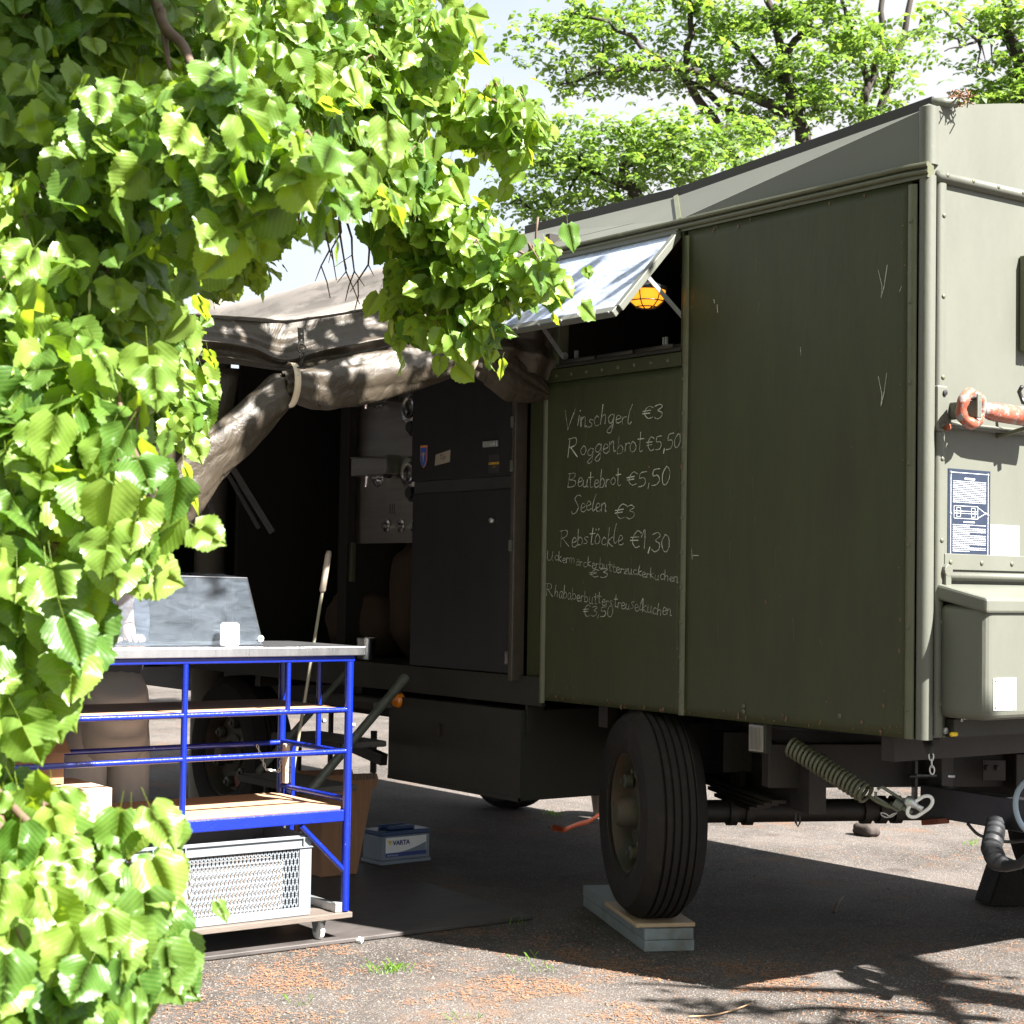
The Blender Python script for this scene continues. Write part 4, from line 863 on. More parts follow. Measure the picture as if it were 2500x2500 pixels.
# rolled curtain
def roll(path, name='curtain_roll', sd=0, n=56, m=150, tw=2.0):
    mb = MB(); rows = []
    for i in range(m+1):
        t = i/m; p = [0]*5
        y, z, x, r, sq = lerp_path(path, t)
        q_ = lerp_path(path, min(1,t+.01)); q0 = lerp_path(path, max(0,t-.01)); d = Vector((q_[2]-q0[2], q_[0]-q0[0], q_[1]-q0[1])).normalized()
        u_ = d.cross(Vector((1,0,0))).normalized(); w_ = Vector((1,0,0))
        row = []
        for k in range(n+1):
            a = 2*pi*(k%n)/n; ph = a + tw*t
            rd_ = abs(((2.5*ph/pi + t*1.2 + sd) % 1)*2-1)
            loose = max(0, 1-r/.09)
            rr = r*(1 + .09*sin(2*ph+sd+1.5*t) + .20*(rd_**.45-.6) + .10*sin(9*ph+sd+2*t)*loose*3 + .16*noise.noise(Vector((cos(a)*1.6,sin(a)*1.6,t*4.5+sd))) + .025*noise.noise(Vector((cos(a)*6,sin(a)*6,t*22+sd))))
            dw_ = 1+.30*max(0, -((u_*cos(a)).z))**4
            row.append(Vector((x, y, z)) + u_*rr*cos(a)*dw_ + w_*rr*sin(a)*sq*.72)
        rows.append(row)
    mb.grid(rows); return part(name, mb, M['canvas'], aw, smooth=True)
# (y, z, x, radius, squash)
roll([(4.80,2.315,-6.17,.012,1),(4.70,2.345,-6.165,.05,.8),(4.55,2.38,-6.15,.075,.8),(4.42,2.43,-6.14,.065,.8),(4.31,2.435,-6.135,.042,.9),(4.2,2.425,-6.13,.065,.8),(4.0,2.37,-6.12,.09,.7),(3.8,2.31,-6.11,.095,.7),(3.62,2.26,-6.1,.09,.7),(3.52,2.25,-6.1,.075,.8),(3.44,2.245,-6.1,.055,.9),(3.40,2.24,-6.1,.05,.9)], sd=1)
roll([(3.47,2.25,-6.13,.045,.9),(3.40,2.22,-6.12,.075,.8),(3.30,2.13,-6.11,.085,.75),(3.18,2.02,-6.1,.09,.7),(3.08,1.93,-6.1,.09,.7),(2.98,1.80,-6.1,.09,.7),(2.86,1.66,-6.12,.075,.7),(2.72,1.50,-6.15,.06,.7)], sd=4, tw=1.2)
# hanging inner corner of the curtain behind the roll, left
rows = []
for i in range(21):
    y = 3.30 - i*.05
    rows.append([(-6.28+.03*sin(i*.9+j*.3)-.02*j/10, y-.01*j, 2.31-j*.045*(1-.0*i)) for j in range(16)])
part('curtain_back', MB().grid(rows), M['canvas'], aw, smooth=True, solid=.003)
# straps with hooks
def strapset(y, z, x, ztop, fabric=True):
    mb = MB(); pts = []
    for k in range(15):
        a = radians(-30+200*k/14+10); pts.append(Vector((x+.062*sin(a)*1.0+.0, y-.012*k/14, z+.088*cos(a))))
    rows_ = [[p+Vector((0,-.014,0)), p+Vector((0,.014,0))] for p in pts]
    o_ = part('strap', MB().grid(rows_), M['strap'], aw, smooth=True, solid=.003)
    rv = MB()
    for k in (4,6): rv.lathe(pts[k]+Vector((.002,0,0)), (1,0,.3), [(.0001,.004),(.004,.003),(.0055,0)], 8)
    part('rivet', rv, M['galv'], o_, smooth=True)
    if fabric:
        tb = MB(); tb.obox((x+.045,y+.012,ztop+.035), (Vector((0,1,0)),Vector((1,0,.15)).normalized(),Vector((-.15,0,1)).normalized()), (.014,.002,.036)); t_ = part('strap_tab', tb, M['canvas'], aw, bevel=.004)
        rv = MB()
        for dz in (.02,.045): rv.lathe((x+.048,y+.012,ztop+dz), (1,0,0), [(.0001,.004),(.004,.003),(.005,0)], 8)
        part('rivet', rv, M['galv'], t_, smooth=True)
        hk_ = MB(); c_ = Vector((x+.055,y+.01,ztop-.012)); hk_.tube([c_+Vector((0,.018*cos(t),.018*sin(t))) for t in [2*pi*q/14 for q in range(15)]], .0035, 6, cap=False)
        c2 = c_+Vector((.004,0,-.03)); hk_.tube([c2+Vector((0,.010*sin(t),.016*cos(t))) for t in [2*pi*q/12 for q in range(11)]], .003, 6); hk_.tube([c2+Vector((0,0,-.016)), c2+Vector((0,-.002,-.045))], .005, 6)
        hk_.tube([c2+Vector((0,-.018,-.048)), c2+Vector((0,.016,-.048))], .004, 6)
        part('snap_hook', hk_, M['chassis'], o_, smooth=True)
strapset(3.435, 2.245, -6.095, 2.40)
strapset(4.315, 2.455, -6.125, 2.5, False)
# awning stays inside
ps = MB()
for (a, b) in (((1100,800),(700,1300)),): pass
a = dep(560,1130,8.4); b = dep(665,1300,8.4); part('awning_stay', MB().bar(a, b, .03, .03), M['chassis'], aw)
part('awning_stay', MB().bar(dep(535,1120,8.5), dep(632,1290,8.5), .02, .02), M['chassis'], aw)
part('awning_stay', MB().bar(dep(505,1200,8.3), dep(532,1305,8.3), .025, .025), M['chassis'], aw)
part('awning_pole', MB().tube([(-6.3,2.35,0),(-6.3,2.35,2.45)], .022, 10), M['tube_steel'], aw, smooth=True)

# ================================================================== CART / COUNTER
ct = thing('blue_shelf_trolley', 'blue tubular shelf trolley with steel counter top and wooden shelves on castors', 'trolley', (-6.45, 3.1, 0))
xf, xb = -6.17, -6.72; yl, yr = 2.30, 3.775; r = .014
def ctube(name, pts, rr=r, m='blue'): return part(name, MB().tube(pts, rr, 12), M[m], ct, smooth='auto')
part('counter_top', MB().box(xb-.06, xf+.028, yl-.05, yr+.06, 1.170, 1.207), M['alu'], ct, bevel=.003)
part('top_frame', MB().box(xb-.01, xf+.012, yl, yr+.02, 1.145, 1.169), M['blue'], ct, bevel=.004)
ctube('post', [(xf, yr, .135),(xf, yr, 1.145)], .0175); ctube('post', [(xf, yl, .135),(xf, yl, 1.145)], .0175)
ctube('post', [(xb, yr, .135),(xb, yr, 1.145)], .0175); ctube('post', [(xb, yl, .135),(xb, yl, 1.145)], .0175)
ctube('upright', [(xf, 3.04, .55),(xf, 3.04, 1.145)], .0125); 
yu = on(703,1700,0,xf).y; ctube('upright', [(xf, yu-.0, .945),(xf, yu, 1.145)], .0105)
yu2 = on(785,1700,0,xf-.2); ctube('upright', [(xf-.24, yr, .775),(xf-.24, yr, 1.145)], .0115)
ctube('rail', [(xf, yl, .948),(xf, yr, .948)], .0115); ctube('rail', [(xb, yl, .93),(xb, yr, .93)], .0115)
ctube('rail', [(xf, yl, .780),(xf, yr, .780)], .0115); ctube('rail', [(xb, yl, .77),(xb, yr, .77)], .0115, 'blue')
ctube('rail', [(xb, yr, .775),(xf, yr, .775)], .0115); ctube('rail', [(xb, yr, .585),(xf, yr, .585)], .0115); ctube('rail', [(xb, yl, .775),(xf, yl, .775)], .0115)
ctube('rail', [(xb, 2.78, .56),(xb, 2.78, .925)], .0115)
part('skirt_rail', MB().box(xf-.012, xf+.012, yl, yr-.018, .498, .545), M['blue'], ct, bevel=.004)
part('skirt_rail', MB().box(xb-.012, xb+.012, yl, yr-.018, .498, .545).box(xb+.012,xf-.012,yr-.012,yr+.012,.498,.545), M['blue'], ct, bevel=.004)
part('shelf', MB().box(xb-.04, xf-.013, yl, yr-.02, .944, .956), M['wood'], ct, label='upper wooden shelf')
part('shelf', MB().box(xb+.0, xf-.013, yl, yr-.02, .546, .556), M['wood'], ct, label='lower wooden shelf')
part('flat_post', MB().box(xb+.05,xb+.09,yr+.0,yr+.02,.14,.77), M['blue'], ct, bevel=.003)
ctube('brace', [(xf, 3.565, .49),(xf, yr-.01, .30)], .011); ctube('brace', [(xf, yl+.2, .49),(xf, yl+.01, .30)], .011)
part('base_board', MB().box(xb-.07, xf+.02, yl-.05, yr+.025, .108, .130), M['grey_wood'], ct, bevel=.002, label='weathered plywood base board')
part('angle_iron', MB().box(xf-.26,xf+.0,yr-.045,yr-.02,.131,.165).box(xf-.03,xf+.005,yr-.047,yr-.012,.131,.17), M['galv'], ct, bevel=.002)
part('shelf_light', MB().box(xb+.04,xb+.075,yr-.02,yr+.012,.60,.77), mat('pale plastic strip', (.5,.42,.34), .5), ct, bevel=.006, label='pale strip light clipped to the rear post')
part('shelf_light_ring', MB().lathe((xb+.076,yr-.004,.66),(1,0,0),[(.012,0),(.012,.001),(.010,.001),(.010,0)],16,True), M['ink_black'], ct)
for (x, z) in ((xf-.235,.885),(xf,.885)): part('wing_bolt', MB().lathe((x,yr+.016,z),(0,1,0),[(.009,0),(.009,.012),(.001,.013)],8), M['galv'], ct)
chain([(xb+.02,yr-.13,.765),(xb+.03,yr-.09,.66),(xb+.04,yr-.03,.65),(xb+.03,yr-.01,.74)], ct, s=.010, r=.002)
def castor(x, y):
    fk = MB(); fk.lathe((x,y,.092),(0,0,1),[(.001,.016),(.035,.016),(.035,.008),(.02,0),(.001,0)],16)
    for s in (-1,1): fk.prism([(x-.03,y+.016*s,.095),(x+.028,y+.016*s,.095),(x+.006,y+.016*s,.050),(x-.012,y+.016*s,.050)], (0,.003*s,0))
    f_ = part('castor', fk, M['galv'], ct, smooth='auto')
    part('castor_wheel', MB().lathe((x-.002,y,.056),(0,1,0),[(.001,-.011),(.026,-.011),(.035,-.009),(.037,0),(.035,.009),(.026,.011),(.001,.011)],24), M['white'], f_, smooth='auto')
for x in (xf-.05, xb-.0):
    for y in (yl+.05, yr-.09): castor(x, y)
# glass sneeze guard
gg = MB(); gx = -6.26
gg.prism([(gx,2.36,1.212),(gx,3.42,1.212),(gx-.08,3.385,1.475),(gx-.08,2.36,1.485)], (.005,0,.0015)); 
sg = part('sneeze_guard', gg, M['glass'], ct, label='smeared clear sneeze guard')
gt = MB(); gt.prism([(gx-.081,2.36,1.486),(gx-.081,3.385,1.476),(gx-.34,3.385,1.49),(gx-.34,2.36,1.50)], (0,0,.005)); part('guard_top', gt, M['glass'], sg)
part('guard_edge', MB().tube([(gx+.002,3.42,1.212),(gx-.079,3.386,1.477)], .003, 6), M['chrome'], sg); part('guard_edge', MB().tube([(gx-.079,3.386,1.479),(gx-.079,2.36,1.489)], .003, 6), M['chrome'], sg)
p = on(638,1559,0,gx+.01); stk = part('round_sticker', MB().lathe((gx+.006,p.y,p.z+.0),(1,0,-.0),[(.001,.001),(.013,.001),(.013,0)],18), M['white'], sg, label='small round white and green sticker')
part('sticker_mark', MB().lathe((gx+.0072,p.y,p.z),(1,0,0),[(.001,.0006),(.008,.0006),(.008,0)],5), mat('sticker green', (.05,.3,.08), .5), stk)
# things on the trolley
wbx = MB(); p = on(561,1573,0,-6.21); wbx.box(-6.24,-6.185,p.y-.033,p.y+.033,1.208,1.302); o_ = part('napkin_box', wbx, M['white'], bevel=.012); tag(o_, 'small white block standing in front of the glass on the steel counter', 'dispenser')
# plastic bread crate
def crate(x0, y0, z0, L_=.60, D=.40, H=.32, label='', group='grey perforated plastic crates on the trolley base'):
    root = thing('plastic_crate', label, 'crate', (x0-D/2, y0-L_/2, z0), group)
    t = .012; X1_ = x0; X0_ = x0-D; Y1_ = y0; Y0_ = y0-L_
    b = MB(); b.box(X0_+.01,X1_-.01,Y0_+.01,Y1_-.01,z0,z0+.008); part('bottom', b, M['crate'], root)
    cp = MB()
    for (x, sx) in ((X1_,-1),(X0_,1)):
        for (y, sy) in ((Y1_,-1),(Y0_,1)):
            part('corner', MB().box(x, x+sx*.03, y, y+sy*.055, z0+.012, z0+H-.052), M['crate'], root, bevel=.002)
    rm_ = MB()
    for (zz, w_) in ((z0+H-.012,.008),(z0+H-.05,.006)):
        rm_.box(X1_-.004,X1_+w_,Y0_-w_,Y1_+w_,zz,zz+.006); rm_.box(X0_-w_,X0_+.004,Y0_-w_,Y1_+w_,zz,zz+.006); rm_.box(X0_+.004,X1_-.004,Y1_-.004,Y1_+w_,zz,zz+.006); rm_.box(X0_+.004,X1_-.004,Y0_-w_,Y0_+.004,zz,zz+.006)
    rm_.box(X1_-.008,X1_-.001,Y0_+.002,Y1_-.002,z0+H-.0515,z0+H); rm_.box(X0_+.001,X0_+.008,Y0_+.002,Y1_-.002,z0+H-.0515,z0+H); rm_.box(X0_+.009,X1_-.009,Y1_-.008,Y1_-.001,z0+H-.0515,z0+H); rm_.box(X0_+.009,X1_-.009,Y0_+.001,Y0_+.008,z0+H-.0515,z0+H)
    for y in (Y1_-.04, Y0_+.04): rm_.box(X1_-.0005,X1_+.008,y-.003,y+.003,z0+H-.044,z0+H-.0125)
    part('rim', rm_, M['crate'], root, bevel=.001)
    bs_ = MB(); bs_.box(X1_-.012,X1_+.002,Y0_+.004,Y1_-.004,z0+.001,z0+.034); bs_.box(X0_-.002,X0_+.012,Y0_+.004,Y1_-.004,z0+.001,z0+.034); bs_.box(X0_+.013,X1_-.013,Y1_-.012,Y1_-.001,z0+.001,z0+.034); part('base_rim', bs_, M['crate'], root, bevel=.002)
    # perforated walls: hexagonal openings
    def perf(P0, ud, Lw, Hw, nrm_):
        mb = MB(); nx = int(Lw/.0165); nz = int(Hw/.0235); dx = Lw/nx; dz = Hw/nz; th = .0032
        for j in range(nz+1):
            for i in range(nx):
                off = (j%2)*.5
                cx_ = (i+.5+off)*dx; cz_ = j*dz
                if cx_ > Lw: continue
                # diamond shaped web node joined by slanted ribs
                for sg_ in (-1, 1):
                    q0_ = (cx_, cz_+.0030); q1_ = (cx_+sg_*dx*.5, cz_+dz-.0030)
                    if j < nz and 0 <= q1_[0] <= Lw:
                        a_ = P0+ud*q0_[0]+Vector((0,0,q0_[1])); b_ = P0+ud*q1_[0]+Vector((0,0,q1_[1])); mb.bar(a_, b_, .0045, th, up=nrm_)
                a_ = P0+ud*cx_+Vector((0,0,max(0,cz_-.0042))); b_ = P0+ud*cx_+Vector((0,0,min(Hw,cz_+.0042))); mb.bar(a_, b_, .0082, th, up=nrm_)
        return mb
    hz = H-.052-.034
    w1 = perf(Vector((X1_-.006,Y0_+.055,z0+.034)), Vector((0,1,0)), L_-.11, hz, Vector((1,0,0))); o1 = part('lattice', w1, M['crate'], root, fix=False, kind='stuff')
    w2 = MB(); w2.box(X0_+.004,X0_+.008,Y0_+.055,Y1_-.055,z0+.034,z0+H-.052); w2.box(X0_+.03,X1_-.03,Y1_-.008,Y1_-.004,z0+.034,z0+H-.052); w2.box(X0_+.03,X1_-.03,Y0_+.004,Y0_+.008,z0+.034,z0+H-.052); part('side_wall', w2, M['crate'], root)
    return root
crate(xf-.012, 3.622, .131, label='grey perforated plastic crate nearest the castor under the lower shelf')
crate(xf-.03, 2.975, .131, label='second grey plastic crate half hidden by the linden leaves')
b = MB(); b.box(xf-.36,xf-.03,3.08,3.52,.141,.36); tag(part('bread_bag', b, mat('pale paper bag', (.62,.52,.45), .8), bevel=.03), 'pale paper bag filling the grey crate nearest the castor', 'bag')
def carton(x0, x1, y0, y1, z0, z1, m, label, flap=False):
    root = thing('cardboard_box', label, 'box', ((x0+x1)/2, (y0+y1)/2, z0))
    b = MB(); t = .005
    b.box(x0,x1,y0,y1,z0,z0+t); b.box(x0,x0+t,y0,y1,z0+t,z1); b.box(x1-t,x1,y0,y1,z0+t,z1); b.box(x0+t,x1-t,y0,y0+t,z0+t,z1); b.box(x0+t,x1-t,y1-t,y1,z0+t,z1)
    part('box_body', b, m, root, bevel=.001)
    if flap:
        part('flap', MB().prism([(x1,y0,z1+.001),(x1,y1,z1+.001),(x1+.06,y1,z1-.05),(x1+.06,y0,z1-.05)], (0,0,.004)), m, root)
        part('flap', MB().prism([(x0,y0,z1+.001),(x0,y1,z1+.001),(x0-.05,y1+.02,z1+.13),(x0-.05,y0,z1+.13)], (.004,0,0)), m, root)
    else:
        part('flap', MB().box(x0,(x0+x1)/2-.001,y0,y1,z1+.001,z1+.005), m, root, bevel=.001); part('flap', MB().box((x0+x1)/2+.001,x1,y0,y1,z1+.001,z1+.005), m, root, bevel=.001)
    return root
carton(-6.58, -6.20, 2.33, 2.765, .557, .68, M['cardlight'], 'pale flat cardboard carton on the lower trolley shelf behind leaves')
carton(-6.62, -6.36, 2.36, 2.64, .69, .86, M['cardboard'], 'brown open cardboard box stacked on the pale carton', True)

# ================================================================== floor board, planks, battery, box, steps...
fb_ = [on(1302,2235,2,.022), on(460,2347,2,.012)]
y_m0 = 2.2; part_ = MB(); part_.prism([(-6.165,y_m0,.003),(-6.165,4.735,.003),(-7.75,4.86,.003),(-7.75,y_m0,.003)], (0,0,.018))
tag(part('floor_mat', part_, M['matboard'], bevel=.004), 'dark scuffed floor board lying flat under the blue trolley', 'mat')
# planks along wheel direction
PA = Vector((-.906,.423,0)); PB_ = Vector((.423,.906,0))
def plank(c, L_, W__, z0, z1, m, name, label, cat, group=None):
    o_ = part(name, MB().obox(c+Vector((0,0,(z0+z1)/2)), (PA, PB_, Vector((0,0,1))), (L_/2, W__/2, (z1-z0)/2)), m, bevel=.003); return tag(o_, label, cat, group)
nc = on(1573,2325,2,0); base = nc + PA*.51 + PB_*.105; base.z = 0
plank(base, 1.02, .21, .001, .046, M['grey_plank'], 'wooden_beam', 'lower of two grey painted beams flat on the asphalt under the wheel', 'beam')
plank(base+PA*.005-PB_*.002, 1.03, .206, .0475, .092, M['grey_plank'], 'wooden_beam', 'upper grey painted beam stacked directly beneath the plywood', 'beam')
pc = on(1548,2252,2,.11); plank(Vector((pc.x,pc.y,0))+PA*.22+PB_*.125, .50, .25, .093, .110, M['ply'], 'plywood_board', 'short pale plywood board between tyre and grey beams', 'board')
W_shift = 0
# battery
bc = on(930,2113,2,0); bd = Vector((-.04,.99,0)).normalized(); bp_ = Vector((-.99,-.04,0)).normalized()
bt = thing('car_battery', 'grey and blue car battery standing on the asphalt behind the floor board', 'battery', bc)
def bbox(u0,u1,d0,d1,z0,z1, mb=None):
    u0 *= .9; u1 *= .9; z0 *= .95; z1 *= .95; mb = mb or MB(); c = bc + bd*((u0+u1)/2)+bp_*((d0+d1)/2)+Vector((0,0,(z0+z1)/2)); return mb.obox(c, (bd,bp_,Vector((0,0,1))), ((u1-u0)/2,(d1-d0)/2,(z1-z0)/2))
part('case', bbox(0,.345,0,.17,.02,.155), M['battery_grey'], bt, bevel=.006); part('foot', bbox(-.006,.351,-.008,.178,0,.02), M['battery_grey'], bt, bevel=.003)
part('cover', bbox(-.002,.347,-.002,.172,.156,.18), M['battery_blue'], bt, bevel=.004); part('carry_grip', bbox(.08,.27,.04,.06,.18,.2,bbox(.08,.27,.12,.14,.18,.2)), M['battery_blue'], bt, bevel=.006)
lb_ = part('label', bbox(.03,.32,-.0015,-.0003,.04,.145), M['plate'], bt); part('label_band', bbox(.03,.32,-.0028,-.0016,.04,.062), M['bat_blue_print'], lb_)
sw = MB(); 
for i in range(12):
    u0 = .10+.185*i/12; u1 = .10+.185*(i+1)/12
    z_ = lambda u: .0595+.043*(max(0,u-.10)/.185)**1.6
    sw.add([bc+bd*u0-bp_*.0032+Vector((0,0,.0595)), bc+bd*u1-bp_*.0032+Vector((0,0,.0595)), bc+bd*u1-bp_*.0032+Vector((0,0,z_(u1))), bc+bd*u0-bp_*.0032+Vector((0,0,z_(u0)))], [(0,1,2,3)])
part('swoosh', sw, M['battery_grey'], lb_, fix=False)
text('lettering', 'VARTA', .034, bc+bd*.072-bp_*.0024+Vector((0,0,.098)), bd, UP, M['bat_blue_print'], lb_, bold=.0011)
text('lettering', 'BLUE dynamic', .012, bc+bd*.036-bp_*.003+Vector((0,0,.043)), bd, UP, M['ink_white'], lb_)
lgm = MB(); lgm.add([bc+bd*u_-bp_*.0026+Vector((0,0,z_)) for u_, z_ in ((.040,.122),(.066,.122),(.053,.096))], [(0,1,2)]); part('logo', lgm, M['logo_yellow'], lb_, fix=False)
# wooden box, dovetailed, leaning against the trolley
wb0 = on(872,2133,2,.022)
wbo = thing('wooden_box', 'brown dovetailed wooden box standing on end behind the blue trolley', 'box', wb0)
wx = Vector((-.05,1,0)).normalized(); wy = Vector((-1,-.05,0)).normalized()
def wbv(u, d, z): return wb0 + wx*u + wy*d + Vector((0,0,z*.89))
def slab(poly, d0, d1): return MB().prism([wbv(u,d0,z) for u, z in poly], wy*(d1-d0))
part('side_board', slab([(-.215,0),(.0,0),(.085,.46),(.105,.47),(.12,.515),(.11,.55),(-.215,.56)], 0, .02), M['brown_wood'], wbo, bevel=.004)
part('side_board', slab([(-.215,0),(.0,0),(.085,.46),(.105,.47),(.12,.515),(.11,.55),(-.215,.56)], .22, .24), M['brown_wood'], wbo, bevel=.004)
en = MB()
for k in range(11):
    z0_ = .02+.04*k; u_ = .0+.085*z0_/.46
    en.add([wbv(u_-.012,-.002,z0_), wbv(u_+.002,-.002,z0_), wbv(u_+.006,-.002,z0_+.02), wbv(u_-.008,-.002,z0_+.02)], [(0,1,2,3)])
tt_ = MB()
for k in range(8): c = wbv(-.05+.02*k,-.0015,.535); tt_.obox(c, (wx,wy,Vector((0,0,1))), (.006,.002,.014))
part('finger_joint', tt_, M['grey_wood'], wbo)
part('end_board', MB().prism([wbv(-.005,.021,.0), wbv(.08,.021,.46), wbv(.062,.021,.46), wbv(-.023,.021,.0)], wy*.198), M['brown_wood'], wbo)
part('back_board', MB().prism([wbv(-.20,.021,.0), wbv(-.20,.021,.54), wbv(-.182,.021,.54), wbv(-.182,.021,.0)], wy*.198), M['brown_wood'], wbo)
part('bottom_board', MB().prism([wbv(-.18,.021,.001), wbv(-.024,.021,.001), wbv(-.024,.021,.02), wbv(-.18,.021,.02)], wy*.198), M['brown_wood'], wbo)
# steps
stp = thing('entry_steps', 'portable carpeted steps with scuffed tube handrail leading into the trailer', 'steps', (-7.75, 4.4, 0))
for k, (px, py, px2, z, y) in enumerate(((760,1700,918,.90,4.66),(680,1795,842,.67,4.42),(598,1900,766,.43,4.18))):
    a = on(px, py, 1, y); b_ = on(px2, py+10, 1, y); z = (a.z+b_.z)/2
    part('tread', MB().box(a.x, b_.x, y-.02, y+.24, z-.03, z), M['carpet'], stp, bevel=.008)
    part('support', MB().box(a.x+.01,a.x+.03,y+.1,y+.12,0,z-.031), M['chassis'], stp)
    part('tread_edge', MB().box(a.x-.012, b_.x+.012, y-.035, y-.022, z-.035, z-.002), M['chassis'], stp)
t0 = on(985,1660,1,4.69); t1 = on(750,1940,1,4.1)
part('handrail', MB().tube([t0, t1], .022, 14), M['tube_steel'], stp, smooth='auto'); part('rail_cap', MB().lathe(t0, (t0-t1), [(.001,.02),(.024,.02),(.026,0),(.024,-.03)], 16), M['tube_steel'], stp, smooth='auto')
t2 = on(848,1640,1,4.69); t3 = on(630,1885,1,4.1); part('handrail', MB().tube([t2, t3], .016, 12), M['tube_steel'], stp, smooth='auto')
t1g = Vector((t1.x+(t1.x-t0.x)*.5, t1.y+(t1.y-t0.y)*.6, .0))
# rear underbody things left of the locker
ub = MB(); a = on(862,1822,1,5.0); b_ = on(938,1855,1,5.0); ub.bar(a, b_, .04, .06); p = on(912,1840,1,5.0); ub.tube([p+Vector((0,0,.12)), p+Vector((0,0,-.1))], .018, 8)
part('underbody_bar', ub, M['chassis'], tr)
# broom stick
a = on(803,1345,0,-6.85); b_ = on(742,1720,0,-6.85)
bsk = thing('broom', 'broom with long pale stick leaning behind the trolley', 'broom', (b_.x,b_.y,.03))
dirb = (a-b_).normalized(); part('stick', MB().tube([b_-dirb*(b_.z-.1)/dirb.z, a], .0075, 10), mat('bamboo stick', (.28,.26,.19), .5), bsk, smooth=True); part('grip', MB().tube([a-dirb*.19, a-dirb*.18, a-dirb*.02, a], [.010,.0145,.0145,.010], 12), M['bucket'], bsk, smooth=True)
ft = b_-dirb*(b_.z-.1)/dirb.z; part('broom_head', MB().box(ft.x-.14,ft.x+.14,ft.y-.025,ft.y+.025,ft.z-.03,ft.z+.02), M['brown_wood'], bsk, bevel=.004); part('bristles', MB().box(ft.x-.135,ft.x+.135,ft.y-.03,ft.y+.03,.022,ft.z-.031), M['black'], bsk)
# sacks and can inside
def blob(name, c, s, m, sd, label, cat, group=None, top=0):
    mb = MB(); rows = []
    for j in range(17):
        th = pi*j/16; row = []
        for k in range(25):
            a = 2*pi*(k%24)/24; d = Vector((sin(th)*cos(a), sin(th)*sin(a), cos(th)))
            f_ = 1+.13*noise.noise(d*2.2+Vector((sd,0,0)))+.05*noise.noise(d*7+Vector((0,sd,0)))
            e_ = .75
            q_ = Vector([math.copysign(abs(t)**e_, t) for t in d])*f_
            row.append((c[0]+q_.x*s[0], c[1]+q_.y*s[1], c[2]+max(-1,q_.z)*s[2]))
        rows.append(row)
    return tag(part(name, mb.grid(rows), m, smooth=True), label, cat, group)
p = on(890,1500,1,5.3); blob('paper_sack', (p.x+.0,5.34,1.045+.20), (.28,.2,.20), M['sack'], 1, 'slumped brown paper sack lying below the steel oven front', 'sack')
p = on(985,1470,1,5.3); blob('paper_sack', (p.x+.1,5.36,1.045+.33), (.17,.17,.33), M['sack'], 5, 'upright brown paper sack beside the anthracite doors', 'sack')
p = on(895,1560,1,4.95); tag(part('steel_can', MB().lathe((p.x,4.95,1.061), (0,0,1), [(.001,0),(.05,0),(.052,.11),(.05,.112),(.047,.10),(.001,.02)], 24), M['alu'], smooth='auto'), 'small shiny steel can on the trailer floor by the sacks', 'can')
# bucket, strap, stone, chock, hose, cable
p = on(1482,1993,2,0.0); bk = thing('bucket', 'beige plastic bucket standing behind the front wheel', 'bucket', (p.x,p.y,0))
part('bucket_body', MB().lathe((p.x,p.y,0), (0,0,1), [(.001,.004),(.085,.0),(.12,.225),(.128,.23),(.128,.24),(.115,.235),(.08,.01),(.001,.01)], 32), M['bucket'], bk, smooth='auto'); part('bucket_handle', MB().tube([(p.x+.126*cos(t),p.y+.126*sin(t)*.3,.22-.07*abs(sin(t))) for t in [pi+pi*q/14 for q in range(15)]], .005, 6), M['black'], bk, smooth=True)
pts = [on(1345,2027,2,.02), on(1375,2033,2,.015), on(1405,2020,2,.015), on(1435,2012,2,.015), on(1470,1990,2,.03), on(1520,1960,2,.12)]
rows = [[q_+Vector((0,0,.0)), q_+Vector((-.02,.03,.028))] for q_ in [Vector(lerp_path([tuple(w_) for w_ in pts], i/20)) for i in range(21)]]
tag(part('lashing_strap', MB().grid(rows), M['redstrap'], smooth=True, solid=.003), 'orange lashing strap lying on the asphalt left of the front wheel', 'strap')
p = on(2115,2040,2,.0); blob('stone', (p.x,p.y,.035), (.085,.06,.045), M['stone'], 9, 'fist sized brown stone on the sunlit asphalt under the trailer', 'stone')
ckp = on(2395,2165,2,0); ck = MB(); fu = Vector((.85,-.53,0)); fv = Vector((.53,.85,0))
c0 = on(2378,2195,2,0)
ck.prism([c0, c0+fv*.07+Vector((0,0,.21)), c0+fv*.12+Vector((0,0,.22)), c0+fv*.45+Vector((0,0,.0))], fu*.2)
tag(part('wheel_chock', ck, M['rubber'], bevel=.008), 'black wedge wheel chock beside the right front tyre', 'chock')
wheel_hose = []
hp = [(2431,2010,6.45),(2428,2035,6.4),(2420,2070,6.35),(2432,2100,6.3),(2455,2115,6.25),(2490,2110,6.15),(2520,2085,6.05)]
hr = [.032,.034,.034,.034,.022,.018,.018]
hm = MB(); P = [dep(*q_) for q_ in hp]; hs = []; rs = []
for i in range(61):
    t = i/60; q_ = lerp_path([tuple(v) for v in P], t); rr = lerp_path([(v,) for v in hr], t)[0]; hs.append(q_); rs.append(rr*(1+(.12 if (i%5) < 4 and t < .62 else -.06)))
hm.tube(hs, rs, 14); tag(part('air_hose', hm, M['hose'], smooth='auto'), 'thick spiral wrapped hose hanging below the drawbar', 'hose')
def catmull(P, n=6):
    out = []
    for i in range(len(P)-1):
        p0 = P[max(i-1,0)]; p1 = P[i]; p2 = P[i+1]; p3 = P[min(i+2,len(P)-1)]
        for k in range(n):
            t = k/n; out.append(.5*((2*p1)+(p2-p0)*t+(2*p0-5*p1+4*p2-p3)*t*t+(3*p1-p0-3*p2+p3)*t**3))
    out.append(P[-1]); return out
